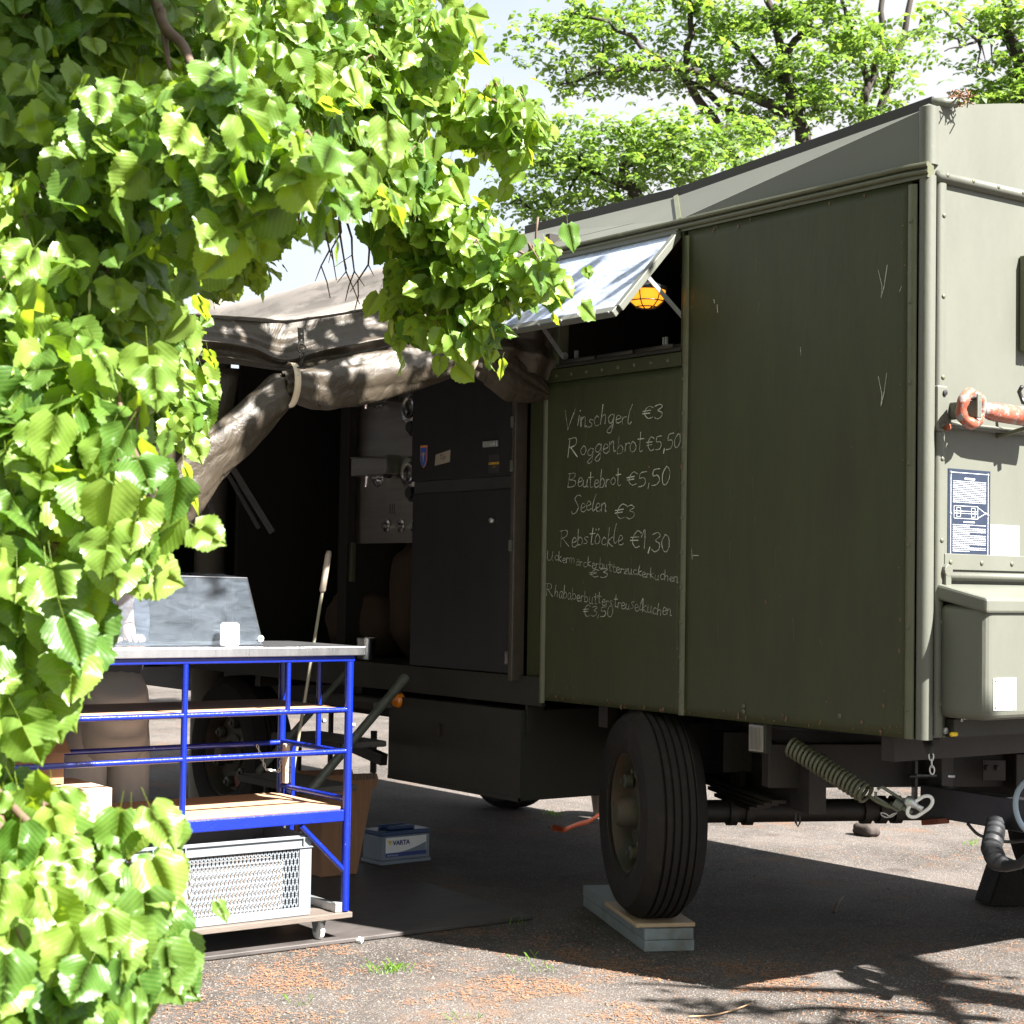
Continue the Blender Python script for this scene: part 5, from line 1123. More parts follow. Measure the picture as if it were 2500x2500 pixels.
tag(part('brake_cable', MB().tube(catmull([dep(2560,1880,6.0), dep(2510,1905,6.05), dep(2484,1935,6.1), dep(2480,1975,6.12), dep(2495,2015,6.12), dep(2530,2050,6.12)]), .010, 10), M['cable'], smooth=True), 'pale blue grey cable looping over the drawbar', 'cable')
tag(part('brake_cable', MB().tube(catmull([dep(2362,2010,6.6), dep(2385,2035,6.6), dep(2410,2045,6.6), dep(2460,2055,6.55), dep(2520,2050,6.5)]), .006, 8), M['black'], smooth=True), 'thin black cable sagging behind the spiral hose', 'cable')

# ================================================================== PERSON behind the counter
pe = thing('person', 'person in grey shirt and beige trousers leaning on the counter behind the glass', 'person', (-7.0, 2.62, 0))
def skin_mesh(name, verts, edges, radii, m, sub=2, root=0, parent=pe):
    me = bpy.data.meshes.new(name); me.from_pydata([tuple(v) for v in verts], edges, []); o = bpy.data.objects.new(name, me); COL.objects.link(o)
    md = o.modifiers.new('skin', 'SKIN'); 
    for i, r_ in enumerate(radii):
        sv_ = me.skin_vertices[0].data[i]; sv_.radius = r_ if isinstance(r_, tuple) else (r_, r_); sv_.use_root = (i == root)
    md.use_smooth_shade = True
    s_ = o.modifiers.new('sub', 'SUBSURF'); s_.levels = s_.render_levels = sub
    dg = bpy.context.evaluated_depsgraph_get(); dg.update(); m2 = bpy.data.meshes.new_from_object(o.evaluated_get(dg)); bpy.data.objects.remove(o)
    m2.materials.clear(); m2.materials.append(m)
    return part(name, m2, None, parent, smooth=True)
hand = Vector((-6.50, on(317,1555,0,-6.50).y, 1.225))
pyc = on(268,1700,0,-6.95).y
pel = Vector((-6.98, pyc, .98)); che = Vector((-6.86, pyc-.02, 1.32)); nec = Vector((-6.76, pyc-.03, 1.56)); hed = Vector((-6.72, pyc-.03, 1.72))
shR = Vector((-6.78, pyc+.17, 1.50)); elR = Vector((-6.62, hand.y+.02, 1.40)); shL = Vector((-6.78, pyc-.21, 1.50)); elL = Vector((-6.66, pyc-.28, 1.30)); haL = Vector((-6.55, pyc-.22, 1.24))
wr = hand+Vector((-.02,.0,.05))
V_ = [pel, che, nec, hed, shR, elR, wr, hand, shL, elL, haL, hed+Vector((.01,0,.09))]
body = skin_mesh('body', V_ + [pel+Vector((0,.09,-.1)), pel+Vector((.0,.10,-.5)), pel+Vector((-.02,.10,-.93)), pel+Vector((0,-.09,-.1)), pel+Vector((.0,-.10,-.5)), pel+Vector((-.02,-.10,-.93))],
   [(0,1),(1,2),(2,3),(3,11),(2,4),(4,5),(5,6),(6,7),(2,8),(8,9),(9,10),(0,12),(12,13),(13,14),(0,15),(15,16),(16,17)],
   [(.11,.085),(.12,.09),.055,.075,.06,.042,.028,.034,.06,.042,.03,.075,.085,.055,.04,.085,.055,.04], M['skin'])
# fingers
fg = []
for k in range(4):
    b0 = hand+Vector((.015,-.027+.018*k,.004)); L_ = (.062,.070,.066,.052)[k]
    skin_mesh('finger', [b0, b0+Vector((L_*.45,.002*(k-1.5),.014)), b0+Vector((L_*.8,.003*(k-1.5),.002)), b0+Vector((L_,.003*(k-1.5),-.008))], [(0,1),(1,2),(2,3)], [.0105,.010,.009,.007], M['skin'], 1)
b0 = hand+Vector((-.01,-.03,.0)); skin_mesh('thumb', [b0, b0+Vector((.02,-.028,.004)), b0+Vector((.045,-.038,-.004))], [(0,1),(1,2)], [.014,.011,.009], M['skin'], 1)
skin_mesh('shirt', [pel+Vector((0,0,.04)), che, nec-Vector((0,0,.03)), shR, (shR+elR)/2+Vector((0,.0,.0)), elR+Vector((0,0,.03)), shL, (shL+elL)/2, elL+Vector((0,0,.03))], [(0,1),(1,2),(2,3),(3,4),(4,5),(2,6),(6,7),(7,8)], [(.155,.115),(.165,.12),.075,.085,.078,.075,.085,.072,.065], M['shirt'])
skin_mesh('trousers', [pel+Vector((0,0,.13)), pel+Vector((0,0,-.02)), pel+Vector((0,.09,-.16)), pel+Vector((.01,.10,-.5)), pel+Vector((-.01,.10,-.88)), pel+Vector((0,-.09,-.16)), pel+Vector((.01,-.10,-.5)), pel+Vector((-.01,-.10,-.88))], [(0,1),(1,2),(2,3),(3,4),(1,5),(5,6),(6,7)], [(.165,.125),(.175,.14),.115,.095,.085,.115,.095,.085], M['trousers'])
skin_mesh('apron', [pel+Vector((.03,0,.15)), pel+Vector((.035,0,-.1)), pel+Vector((.05,0,-.32))], [(0,1),(1,2)], [(.172,.172),(.178,.178),(.165,.165)], M['trousers'], 2)
for s in (-1,1): part('shoe', MB().obox(pel+Vector((.05,.10*s,-.94)), (Vector((1,0,0)),Vector((0,1,0)),Vector((0,0,1))), (.13,.05,.04)), M['shoe'], pe, bevel=.03)
hm_ = MB(); hc = hed+Vector((.0,0,.075)); rows = []
for j in range(9):
    th = pi*.62*j/8; rows.append([hc+Vector((-.012+.105*sin(th)*cos(2*pi*k/20), .09*sin(th)*sin(2*pi*k/20), .03+.105*cos(th))) for k in range(21)])
part('hair', hm_.grid(rows), M['hair'], pe, smooth=True)
fc = MB()
for s in (-1,1): fc.lathe(hc+Vector((.088,.03*s,.0)), (1,0,0), [(.001,.008),(.008,.006),(.011,0)], 10)
part('eye', fc, M['ink_white'], pe, smooth=True); part('nose', MB().prism([hc+Vector((.085,-.012,-.03)),hc+Vector((.085,.012,-.03)),hc+Vector((.08,0,.02))], (.022,0,-.006)), M['skin'], pe, bevel=.004); part('mouth', MB().tube([hc+Vector((.083,-.022,-.055)),hc+Vector((.09,0,-.056)),hc+Vector((.083,.022,-.055))], .004, 6), M['orange'], pe, smooth=True)
for s in (-1,1): part('ear', MB().lathe(hc+Vector((-.005,.088*s,-.01)), (0,s,0), [(.028,0),(.026,.01),(.012,.006),(.001,.004)], 12), M['skin'], pe, smooth=True)

# concrete post behind
c = dep(528,740,11.5); tag(part('concrete_post', MB().tube([(c.x,c.y,0),(c.x,c.y,3.36)], .105, 24), M['pole'], smooth='auto'), 'round weathered post rising behind the awning', 'post')
#@@VEG@@
# ================================================================== FOREGROUND LINDEN
random.seed(21)
def leaf_geo(sd, teeth=True, N=9):
    """one heart shaped serrated leaf, tip along -Y... local: petiole at origin, midrib along +Y, length 1"""
    R_ = random.Random(sd); fold = R_.uniform(-.04,.13); curl = R_.uniform(-.12,.36); wav = R_.uniform(.02,.09); asym = R_.uniform(-.06,.06); ph = R_.uniform(0,6)
    wd = R_.uniform(.98,1.20)
    def w(t):   # half width of the blade at t along the midrib (t may be <0 in the basal lobes)
        return wd*.53*max(0,sin(pi*min(1,(t+.10)/1.10)**.66))**.60*(.56+.44*min(1,max(0,t)/.14)**.7)*(1-.62*max(0,(t-.78)/.22)*(t<.999)) if 0 < (t+.10) < 1.10 else 0
    mb = MB(); uv = []
    rows = []
    for i in range(N+1):
        t = i/N
        y = t; row = []
        for s in (-1, 0, 1): pass
        rows.append(t)
    def P(x, t, lobe=0):
        zz = -fold*abs(x)*0 + abs(x)*fold*.9 - curl*(max(0,t)**2.2)*.45 + wav*sin(9*t+ph)*(abs(x)*2)**1.5 - .10*curl*(abs(x)*2)**2
        return (x, t+(.07 if t > .999 and x == 0 else 0), zz)
    idx = {}
    vs = []; us = []
    def V(key, x, t):
        if key not in idx:
            idx[key] = len(vs); vs.append(P(x, t)); us.append((x, t))
        return idx[key]
    fs = []
    M2 = 2*N
    for s in (-1, 1):
        for i in range(N):
            t0 = i/N; t1 = (i+1)/N
            def edge(j, tt):
                ww = w(tt)*(1+asym*s)
                k = 1.0
                if teeth and 0 < j < M2: k = 1.045 if j % 2 else .965
                # edge points sweep back near the base -> heart lobes
                back = -.13*(1-tt)**3.0
                return (s*ww*k, tt + back + (.018 if (teeth and j % 2) else 0))
            m0 = V(('m', i), 0, t0); m1 = V(('m', i+1), 0, t1)
            e0 = edge(2*i, t0); em = edge(2*i+1, (t0+t1)/2); e1 = edge(2*i+2, t1)
            q0 = V((s,'q',i), e0[0]*.55, t0+(e0[1]-t0)*.6); q1 = V((s,'q',i+1), e1[0]*.55, t1+(e1[1]-t1)*.6) if i < N-1 else m1
            E0 = V((s,'e',2*i), *e0); EM = V((s,'e',2*i+1), *em); E1 = V((s,'e',2*i+2), *e1) if i < N-1 else m1
            fs.append((m0, q0, q1, m1) if q1 != m1 else (m0, q0, m1))
            fs.append((q0, E0, EM)); 
            if q1 != E1: fs += [(q0, EM, q1), (q1, EM, E1)]
            else: fs.append((q0, EM, E1))
    # petiole
    b = len(vs)
    for (x, y, z) in ((-.006,0,0),(.006,0,0),(.006,-.45,.10),(-.006,-.45,.10),(0,0,.012),(0,-.45,.112)):
        vs.append((x,y,z)); us.append((0,0))
    fs += [(b,b+1,b+2,b+3),(b+1,b+4,b+5,b+2),(b+4,b,b+3,b+5)]
    return vs, fs, us
LV = [leaf_geo(i, True, 9) for i in range(22)]
LVc = [leaf_geo(i+40, True, 6) for i in range(16)]
leaf_meshes = []
for vs, fs, us in LV:
    mb = MB(); mb.add(vs, fs); mb.uv = us; me = mb.mesh('leaf'); me.materials.append(M['leaf'])
    for p_ in me.polygons: p_.use_smooth = True
    leaf_meshes.append(me)
lind = thing('linden_tree', 'overhanging linden tree with large bright heart shaped leaves filling the left of the view', 'tree', (-2.6, -.35, 0))
# clumps: (x, y, rx, ry, depth, half thickness, leaves, size) -- centre on the sight line, real ellipsoid volumes in the place
CL = [
 (60,90,170,150,3.9,.35,260,.085),(230,60,160,120,4.1,.4,220,.085),(90,270,160,130,3.7,.35,190,.085),(60,430,130,120,3.6,.3,150,.088),
 (230,420,130,110,3.8,.3,140,.085),(240,260,120,110,3.5,.2,90,.085),(400,120,140,110,4.4,.4,200,.08),(560,60,140,100,4.8,.45,240,.078),
 (370,235,110,60,3.35,.14,46,.086),(470,240,100,60,3.3,.14,46,.090),(560,300,60,60,3.2,.10,26,.094),(480,330,80,50,3.3,.12,30,.09),(440,380,70,80,3.35,.15,40,.085),(330,330,80,70,3.4,.15,34,.085),
 (700,60,120,90,5.2,.4,170,.075),(800,70,85,80,5.3,.35,120,.075),(720,170,90,60,5.1,.3,100,.078),(640,180,70,80,4.9,.3,90,.08),(550,160,90,70,4.6,.3,90,.08),
 (830,170,70,55,5.3,.25,80,.074),(930,190,70,42,5.3,.2,70,.072),(990,225,42,38,5.3,.15,46,.072),(900,240,75,35,5.35,.2,60,.072),(970,258,40,22,5.3,.12,26,.07),
 (720,280,65,75,5.2,.25,100,.075),(780,330,55,70,5.2,.25,90,.075),(640,330,45,50,5.3,.25,44,.074),(800,410,62,60,5.2,.25,100,.074),(750,400,50,60,5.2,.25,70,.074),
 (860,440,60,50,5.2,.2,80,.074),(900,485,70,45,5.2,.2,90,.074),(1000,500,50,32,5.1,.14,46,.076),(1040,530,26,36,5.05,.08,16,.08),(930,540,75,48,5.2,.2,90,.074),(830,520,75,60,5.25,.2,90,.074),
 (775,480,34,40,5.3,.2,34,.072),(770,575,45,50,5.3,.2,56,.072),(850,600,65,45,5.2,.2,72,.074),(930,610,45,42,5.15,.16,40,.076),(900,640,36,18,5.15,.1,14,.074),
 (470,430,70,60,5.4,.3,130,.07),(450,500,75,38,5.5,.25,100,.068),(400,520,42,35,5.4,.2,46,.068),(555,385,45,30,5.4,.25,36,.07),
 (60,620,120,120,3.4,.3,120,.09),(190,560,110,90,3.5,.25,100,.09),(190,690,85,90,3.3,.22,70,.092),(60,800,110,120,3.3,.25,100,.092),
 (340,680,46,75,4.3,.15,60,.074),(350,770,42,55,4.3,.12,34,.074),(320,600,40,50,4.2,.15,40,.076),(270,640,55,55,3.9,.15,34,.084),
 (170,810,90,80,3.2,.2,60,.094),(262,835,44,50,3.1,.10,14,.096),(305,915,34,42,3.0,.08,11,.096),(180,930,80,80,3.15,.16,46,.094),(290,1005,40,26,3.0,.07,8,.094),(300,1045,22,14,3.0,.05,3,.085),
 (60,960,100,110,3.2,.22,80,.093),(60,1090,80,80,3.1,.18,56,.092),(135,1070,36,60,3.05,.12,16,.092),(60,1180,70,90,3.05,.16,44,.090),(105,1220,34,46,3.0,.08,12,.09),(70,1290,30,30,2.95,.08,8,.09),(20,1290,50,60,3.0,.12,22,.09),
 (0,1395,50,50,2.85,.12,20,.088),(10,1510,60,60,2.8,.15,30,.090),(30,1620,70,90,2.75,.16,44,.090),(150,1580,50,36,2.75,.10,18,.090),(110,1650,90,70,2.7,.12,36,.092),(190,1640,50,50,2.72,.10,24,.090),
 (270,1680,46,46,2.75,.10,16,.088),(190,1740,90,60,2.65,.12,36,.092),(60,1760,90,80,2.6,.15,40,.094),(290,1770,38,46,2.75,.08,12,.086),(150,1850,110,70,2.6,.12,44,.092),(40,1880,80,70,2.55,.12,30,.094),(240,1880,60,56,2.6,.08,16,.09),(320,1840,30,30,2.7,.05,5,.084),
 # beyond the frame, above and to the left: they shade what is below
 (150,-160,260,120,4.0,.5,300,.085),(480,-160,200,90,5.2,.4,160,.08),(760,-110,160,90,5.3,.4,180,.076),(-120,300,110,240,3.8,.4,160,.088),(-110,800,110,260,3.4,.3,120,.09),(-90,1600,90,260,2.8,.2,80,.09),
]
CL = [(a_-(42 if b2 > 1550 else 45 if b2 > 1380 else 74 if 900 < b2 <= 1120 and a_ > 150 else 20 if 600 < b2 <= 900 else 24 if 1040 < b2 <= 1380 else 0), b2, c_*(.9 if b2 > 1380 else 1), d_, e_, f_, int(g2*(.82 if 4.8 < e_ else 1)), h_*(.93 if b2 > 1380 else 1)) for a_, b2, c_, d_, e_, f_, g2, h_ in CL]
CLX = []  # extra leaf clumps, added to block light from foliage and awning
for (cx, cy, rx, ry, D, th, n, sz) in CL:
    if cx < 250 and 0 < cy < 620:
        CLX.append((dk(cx-110, cy, D) + SUN/SUN.z*U(1.5,2.4) + Vector((0,0,.35)), .34, int(n*.8), .13))
        if cy < 480: CLX.append((dk(cx, cy, D+1.1), -.28, int(n*.6), .11))
        CLX.append((dk(cx-260, cy-60, D+.2), .4, int(n*.7), .13))
    if 430 < cx < 620 and 370 < cy < 540: CLX.append((dk(cx, cy, D) + SUN/SUN.z*2.2, .3, int(n*.8), .09))
for k in range(56):
    CLX.append((Vector((-6.12, U(2.35,4.5), U(2.05,2.7))) + SUN/SUN.z*U(1.6,2.5), .22, 15, .085))
# unseen crown over and behind the camera, added to block sky light
for k in range(60):
    CLX.append((Vector((U(-6.5,3.5), U(-6,-1.2), U(2.2,7.0))), .9, 42, .26))
SUNH = Vector((SUN.x, SUN.y, 0)).normalized()
leaves = []; tips = []
for (cx, cy, rx, ry, D, th, n, sz) in CL:
    c = dk(cx, cy, D); a = rx*K*D/F; b_ = ry*K*D/F
    n_ = n
    tw = []
    for k in range(max(2, n_//9)):
        d = Vector((random.gauss(0,1),random.gauss(0,1),random.gauss(0,1))).normalized()*(rnd()**.45)
        tw.append(c + RX*(d.x*a*.92) - RD*(d.y*b_*.92) + RF*(d.z*th))
    tips.append((c, tw, D))
    for k in range(n_):
        if rnd() < .72 and tw:
            q_ = random.choice(tw) + Vector((random.gauss(0,1), random.gauss(0,1), random.gauss(0,1)))*sz*.62
        else:
            d = Vector((random.gauss(0,1),random.gauss(0,1),random.gauss(0,1))).normalized()*(rnd()**.4)
            q_ = c + RX*(d.x*a) - RD*(d.y*b_) + RF*(d.z*th)
        out = (q_-c); out.z *= .4
        out = out.normalized() if out.length > 1e-6 else Vector((1,0,0))
        g_ = .30 if D < 3.1 else .46
        tip = Vector((out.x*.4+random.gauss(0,g_), out.y*.4+random.gauss(0,g_), -.8+random.gauss(0,g_*.8))).normalized()
        nr = out*.2 + SUN*.60 - RF*(.55 if D < 3.1 else .30) + Vector((random.gauss(0,g_),random.gauss(0,g_),random.gauss(0,g_*.9)))
        nr = nr - tip*nr.dot(tip)
        if nr.length < 1e-3: nr = tip.orthogonal()
        nr.normalize(); x_ = tip.cross(nr).normalized()
        s = sz*.88*random.choice((.5,.7,.85,.95,1,1.05,1.12,1.2))*U(.9,1.08)
        v_ = q_-CAM; dp = v_.dot(RF); px = 1250+F*v_.dot(RX)/dp; py = 1250+F*v_.dot(RD)/dp
        vis = -40 < px < 1450 and -40 < py < 2540
        leaves.append((s/dp if vis else 0, dp, Matrix(((x_.x*s,tip.x*s,nr.x*s,q_.x),(x_.y*s,tip.y*s,nr.y*s,q_.y),(x_.z*s,tip.z*s,nr.z*s,q_.z),(0,0,0,1)))))
for (c, rr, n, sz) in CLX:
    for k in range(n):
        q_ = c + Vector((random.gauss(0,abs(rr)*.55), random.gauss(0,abs(rr)*.55), random.gauss(0,abs(rr)*.4)))
        v_ = q_-CAM; dp = v_.dot(RF)
        if rr > 0 and dp > -.2 and dp*0 + abs(v_.dot(RX)) < .33*dp+.5 and v_.dot(-RD) < .33*dp+.35: continue
        tip = Vector((random.gauss(0,.4), random.gauss(0,.4), -.8)).normalized(); nr = Vector((random.gauss(.4,.5),random.gauss(0,.5),.6)); nr = (nr-tip*nr.dot(tip)).normalized(); x_ = tip.cross(nr); s = sz*U(.7,1.2)
        leaves.append((0, 9, Matrix(((x_.x*s,tip.x*s,nr.x*s,q_.x),(x_.y*s,tip.y*s,nr.y*s,q_.y),(x_.z*s,tip.z*s,nr.z*s,q_.z),(0,0,0,1)))))
# the sun reaches these hanging sprays: nothing of the crown stands in its way
SN = SUN.normalized(); keep = []
for e_ in leaves:
    q_ = Vector((e_[2][0][3], e_[2][1][3], e_[2][2][3])); ok = True
    for (hx, hy, hd, hr_, t0_) in ((440,260,3.33,.40,.30),(540,310,3.25,.30,.30),(780,290,5.2,.45,.45),(900,500,5.15,.42,.45),(930,210,5.3,.35,.4),(720,110,5.2,.35,.5)):
        d_ = q_-dk(hx, hy, hd); t_ = d_.dot(SN)
        if t_ > t0_ and (d_-SN*t_).length < hr_ and rnd() < .88: ok = False; break
    if ok: keep.append(e_)
leaves = keep
leaves.sort(key=lambda e: -e[0] if e[1] < 99 else 0)
for sc_, dp, Mx in leaves[:300]: inst('leaf', random.choice(leaf_meshes), Mx, lind)
lm = MB(); V_=[]; F_l=[]; U_=[]
for sc_, dp, Mx in leaves[300:]:
    vs, fs, us = random.choice(LV if sc_ > .016 else LVc); b = len(V_); V_ += [tuple(Mx @ Vector(v)) for v in vs]; U_ += us; F_l += [tuple(b+i for i in f) for f in fs]
lm.v = V_; lm.f = F_l; lm.uv = U_
lmo = part('leaf_mass', lm, M['leaf'], lind, smooth=True, fix=False, kind='stuff', label='smaller linden leaves of the hanging branches and of extra clumps added for shade')
# pale bracts hanging among leaves
bm_ = MB()
for (c, tw, D) in tips:
    for q_ in tw[::2]:
        if rnd() < .55:
            p = q_+Vector((U(-.05,.05),U(-.05,.05),U(-.03,.03))); d = Vector((U(-.3,.3),U(-.3,.3),-1)).normalized(); sd = Vector((U(-1,1),U(-1,1),0)); sd = (sd-d*sd.dot(d)).normalized()
            l = U(.04,.075); w_ = .007
            bm_.add([p, p+d*l*.3+sd*w_, p+d*l*.75+sd*w_*.9, p+d*l, p+d*l*.75-sd*w_*.9, p+d*l*.3-sd*w_], [(0,1,2,3,4,5)])
part('bract', bm_, M['bract'], lind, fix=False, kind='stuff')
# wood: trunk off to the left, boughs to the clumps, twigs
part('trunk', MB().tube([(-2.6,-.35,0),(-2.62,-.3,1.2),(-2.7,-.2,2.6),(-2.8,-.1,4.2),(-2.85,0,5.6)], [.24,.20,.18,.15,.10], 16), M['bark'], lind, smooth=True)
bo = MB()
def limb(mb, pts, r0, r1, n=8, j=0):
    P = catmull([Vector(p) for p in pts], 5); m = len(P)
    P = [p+Vector((noise.noise(p*5)*j, noise.noise(p*5+Vector((9,0,0)))*j, noise.noise(p*5+Vector((0,9,0)))*j)) for p in P]
    mb.tube(P, [r0+(r1-r0)*i/(m-1) for i in range(m)], n)
limb(bo, [(-2.8,-.1,4.2), dk(120,-420,4.2), dk(285,-60,4.0)], .06, .014)
limb(bo, [dk(285,-60,4.0), dk(310,45,3.75), dk(345,90,3.6), dk(365,125,3.5), dk(420,155,3.45), dk(470,190,3.4), dk(530,220,3.35)], .014, .003, 8, .01)
limb(bo, [dk(305,20,3.8), dk(312,80,3.7), dk(320,130,3.6)], .010, .004)
limb(bo, [dk(420,155,3.45), dk(405,190,3.4), dk(395,230,3.35)], .006, .003)
limb(bo, [(-2.85,0,5.2), dk(420,-360,4.7), dk(600,-60,5.0)], .05, .017)
limb(bo, [dk(600,-60,5.0), dk(640,90,5.1), dk(690,160,5.1), dk(730,220,5.2), dk(790,330,5.2), dk(870,410,5.2), dk(910,440,5.2), dk(960,465,5.15), dk(1040,510,5.1)], .017, .003, 8, .01)
limb(bo, [dk(690,160,5.1), dk(800,150,5.3), dk(880,175,5.3), dk(960,200,5.3), dk(1010,230,5.3)], .012, .003)
limb(bo, [dk(790,330,5.2), dk(760,430,5.25), dk(770,540,5.3)], .009, .002); limb(bo, [dk(870,410,5.2), dk(880,510,5.2), dk(900,610,5.2)], .008, .002)
limb(bo, [dk(600,-60,5.0), dk(560,150,5.2), dk(550,300,5.3), dk(520,430,5.4), dk(470,500,5.45)], .016, .003)
limb(bo, [(-2.7,-.2,3.2), dk(-160,250,3.7)], .04, .015)
limb(bo, [dk(-160,250,3.7), dk(20,420,3.55), dk(120,560,3.4), dk(200,700,3.25), dk(250,840,3.1), dk(300,940,3.0), dk(280,1030,3.0)], .009, .0015, 8, .01)
limb(bo, [dk(120,560,3.4), dk(250,600,3.9), dk(330,640,4.25), dk(350,760,4.3)], .012, .002)
limb(bo, [dk(-160,250,3.7), dk(-60,700,3.3), dk(40,960,3.15), dk(120,1180,3.0), dk(140,1300,2.95)], .02, .003)
limb(bo, [(-2.65,-.25,1.9), dk(-200,1300,2.9), dk(-20,1480,2.8), dk(120,1610,2.7), dk(260,1690,2.72), dk(290,1780,2.75)], .012, .002)
limb(bo, [dk(-20,1480,2.8), dk(60,1740,2.6), dk(180,1860,2.6)], .01, .003)
part('bough', bo, M['twig'], lind, smooth=True, label='brown boughs arching to the hanging leaves')
tw_ = MB()
for (c, tws, D) in tips:
    hub_ = c + Vector((0,0,.04))
    for q_ in tws:
        mid = (hub_+q_)/2+Vector((U(-.02,.02),U(-.02,.02),.03)); tw_.tube([hub_, mid, q_, q_+Vector((U(-.02,.02),U(-.02,.02),-.03))], [.0035,.0028,.002,.0014], 5)
for x_, y_ in ((600,470),(640,430),(655,480),(690,500),(700,330),(640,470),(905,430),(1015,470)):
    p = dk(x_, y_-60, 5.35); P = [p]; 
    for k in range(5): p = p+Vector((U(-.03,.03),U(-.03,.03),-.05)); P.append(p)
    tw_.tube(P, [.004,.0035,.003,.0025,.002,.0015], 5)
    for k in (2,3): tw_.tube([P[k], P[k]+Vector((U(-.05,.05),U(-.05,.05),-.04))], [.002,.001], 4)
part('twig', tw_, M['twig'], lind, smooth=True, kind='stuff')

# ================================================================== BACKGROUND TREES
def far_tree(name, label, base, limbs, clumps, seed, D, leafsz=.10, group='trees beyond the trailer'):
    R_ = random.Random(seed)
    root = thing(name, label, 'tree', (base.x, base.y, 0), group)
    tm = MB(); lm_ = MB()
    first = True; nodes = []
    for pts, r0, r1 in limbs:
        P = [dk(x_, y_, D+dd) for x_, y_, dd in pts]
        if first: P = [Vector((base.x, base.y, 0)), Vector((base.x*.99+P[0].x*.01, base.y, P[0].z*.5))] + P; limb(tm, P, r0, r1, 12, .05); first = False
        else: limb(lm_, P, r0, r1, 8, .06)
        nodes += catmull(P, 3)
    part('trunk', tm, M['bark'], root, smooth=True); 
    V2=[]; F2=[]
    for (cx, cy, rx, ry, n, dd, th) in clumps:
        c = dk(cx, cy, D+dd); a = rx*K*D/F; b_ = ry*K*D/F
        sub = []
        for k in range(max(3, n//34)):
            d = Vector((R_.gauss(0,1),R_.gauss(0,1),R_.gauss(0,1))).normalized()*(R_.random()**.4)
            s_ = c+RX*(d.x*a)-RD*(d.y*b_)+RF*(d.z*th); sub.append(s_)
            nn = min(nodes, key=lambda q_: (q_-s_).length_squared) if nodes else c
            md_ = (nn+s_)/2+Vector((R_.uniform(-.1,.1),R_.uniform(-.1,.1),R_.uniform(.0,.15)))
            if R_.random() < .4 and (nn-s_).length < 2.2: lm_.tube([nn, md_, s_], [.018,.012,.005], 5)
        for k in range(int(n*.86)):
            h_ = R_.choice(sub)
            q_ = h_+Vector((R_.gauss(0,.20),R_.gauss(0,.20),R_.gauss(0,.085)))
            # rosette of 3 leaves
            up = Vector((R_.gauss(0,.45),R_.gauss(0,.45),1)).normalized(); u_ = up.orthogonal().normalized(); w_ = up.cross(u_)
            an = R_.uniform(0,6.28); m_ = R_.choice((3,4,5))
            for q in range(m_):
                t = an+2*pi*q/m_+R_.uniform(-.3,.3); dr_ = u_*cos(t)+w_*sin(t); sd_ = up.cross(dr_); s = leafsz*R_.uniform(.7,1.25); dn_ = up*(-.25*s)
                b = len(V2); e0_ = q_+dr_*s*.08
                V2 += [e0_, q_+dr_*s*.5+sd_*s*.30, q_+dr_*s+dn_, q_+dr_*s*.5-sd_*s*.30, q_+dr_*s*.55-up*.03*s]
                F2 += [(b,b+1,b+4),(b+1,b+2,b+4),(b+2,b+3,b+4),(b+3,b,b+4)]
    part('limb', lm_, M['bark'], root, smooth=True)
    cr_ = MB(); cr_.v = [tuple(v) for v in V2]; cr_.f = F2; part('crown', cr_, M['tree_leaf'], root, fix=False, kind='stuff')
D1 = 21
base1 = dk(1500, 700, D1)
far_tree('broadleaf_tree', 'tall young green tree with dark forked trunk rising above the trailer roof', base1,
 [([(1515,300,0),(1505,235,0),(1490,170,0),(1470,80,0),(1440,-40,0)], .13,.035),
  ([(1400,330,.3),(1355,245,.2),(1320,190,.1),(1290,140,0),(1300,60,0),(1310,-40,0)],.07,.03),
  ([(1500,225,0),(1440,190,0),(1380,165,-.2),(1290,130,-.4),(1200,75,-.5),(1150,40,-.6)],.075,.015),
  ([(1405,240,.3),(1330,170,.5),(1290,150,.3)],.05,.03),
  ([(1290,130,-.3),(1200,130,-.3),(1130,140,-.2),(1050,165,0)],.035,.008),
  ([(1490,170,0),(1420,110,.4),(1360,60,.5),(1330,0,.5)],.05,.02),
  ([(1630,300,.5),(1625,235,.5),(1625,190,.5),(1650,140,.5),(1662,60,.5),(1665,-30,.5)],.07,.03),
  ([(1635,180,.5),(1630,120,.4),(1605,60,.3),(1590,0,.3)],.045,.02),
  ([(1650,290,1),(1665,200,1),(1690,110,1),(1715,30,1),(1720,-40,1)],.06,.03),
  ([(1480,110,0),(1520,50,0),(1540,-30,0)],.05,.03)],
 [(1020,70,70,35,60,-.3,.5),(1120,60,90,55,190,-.3,.8),(1090,120,80,42,120,-.2,.6),(1190,60,90,60,220,0,.9),(1300,40,100,50,240,0,1),(1420,40,100,50,250,0,1),(1530,50,90,60,260,0,1),(1630,50,80,60,220,.3,1),
  (1230,130,90,50,170,0,.8),(1080,160,60,20,50,0,.4),(1330,130,80,50,150,0,.9),(1430,120,80,50,170,0,.9),(1540,130,80,55,210,.2,.9),(1640,130,70,60,190,.4,.8),(1700,150,40,45,70,.6,.5),
  (1400,210,80,40,110,.2,.8),(1480,230,70,45,130,.2,.8),(1570,220,70,50,170,.3,.8),(1660,220,50,40,90,.4,.6),(1600,-60,200,60,200,0,1),(1300,-60,200,60,200,0,1)],
 5, D1)
base2 = dk(1180, 760, 18)
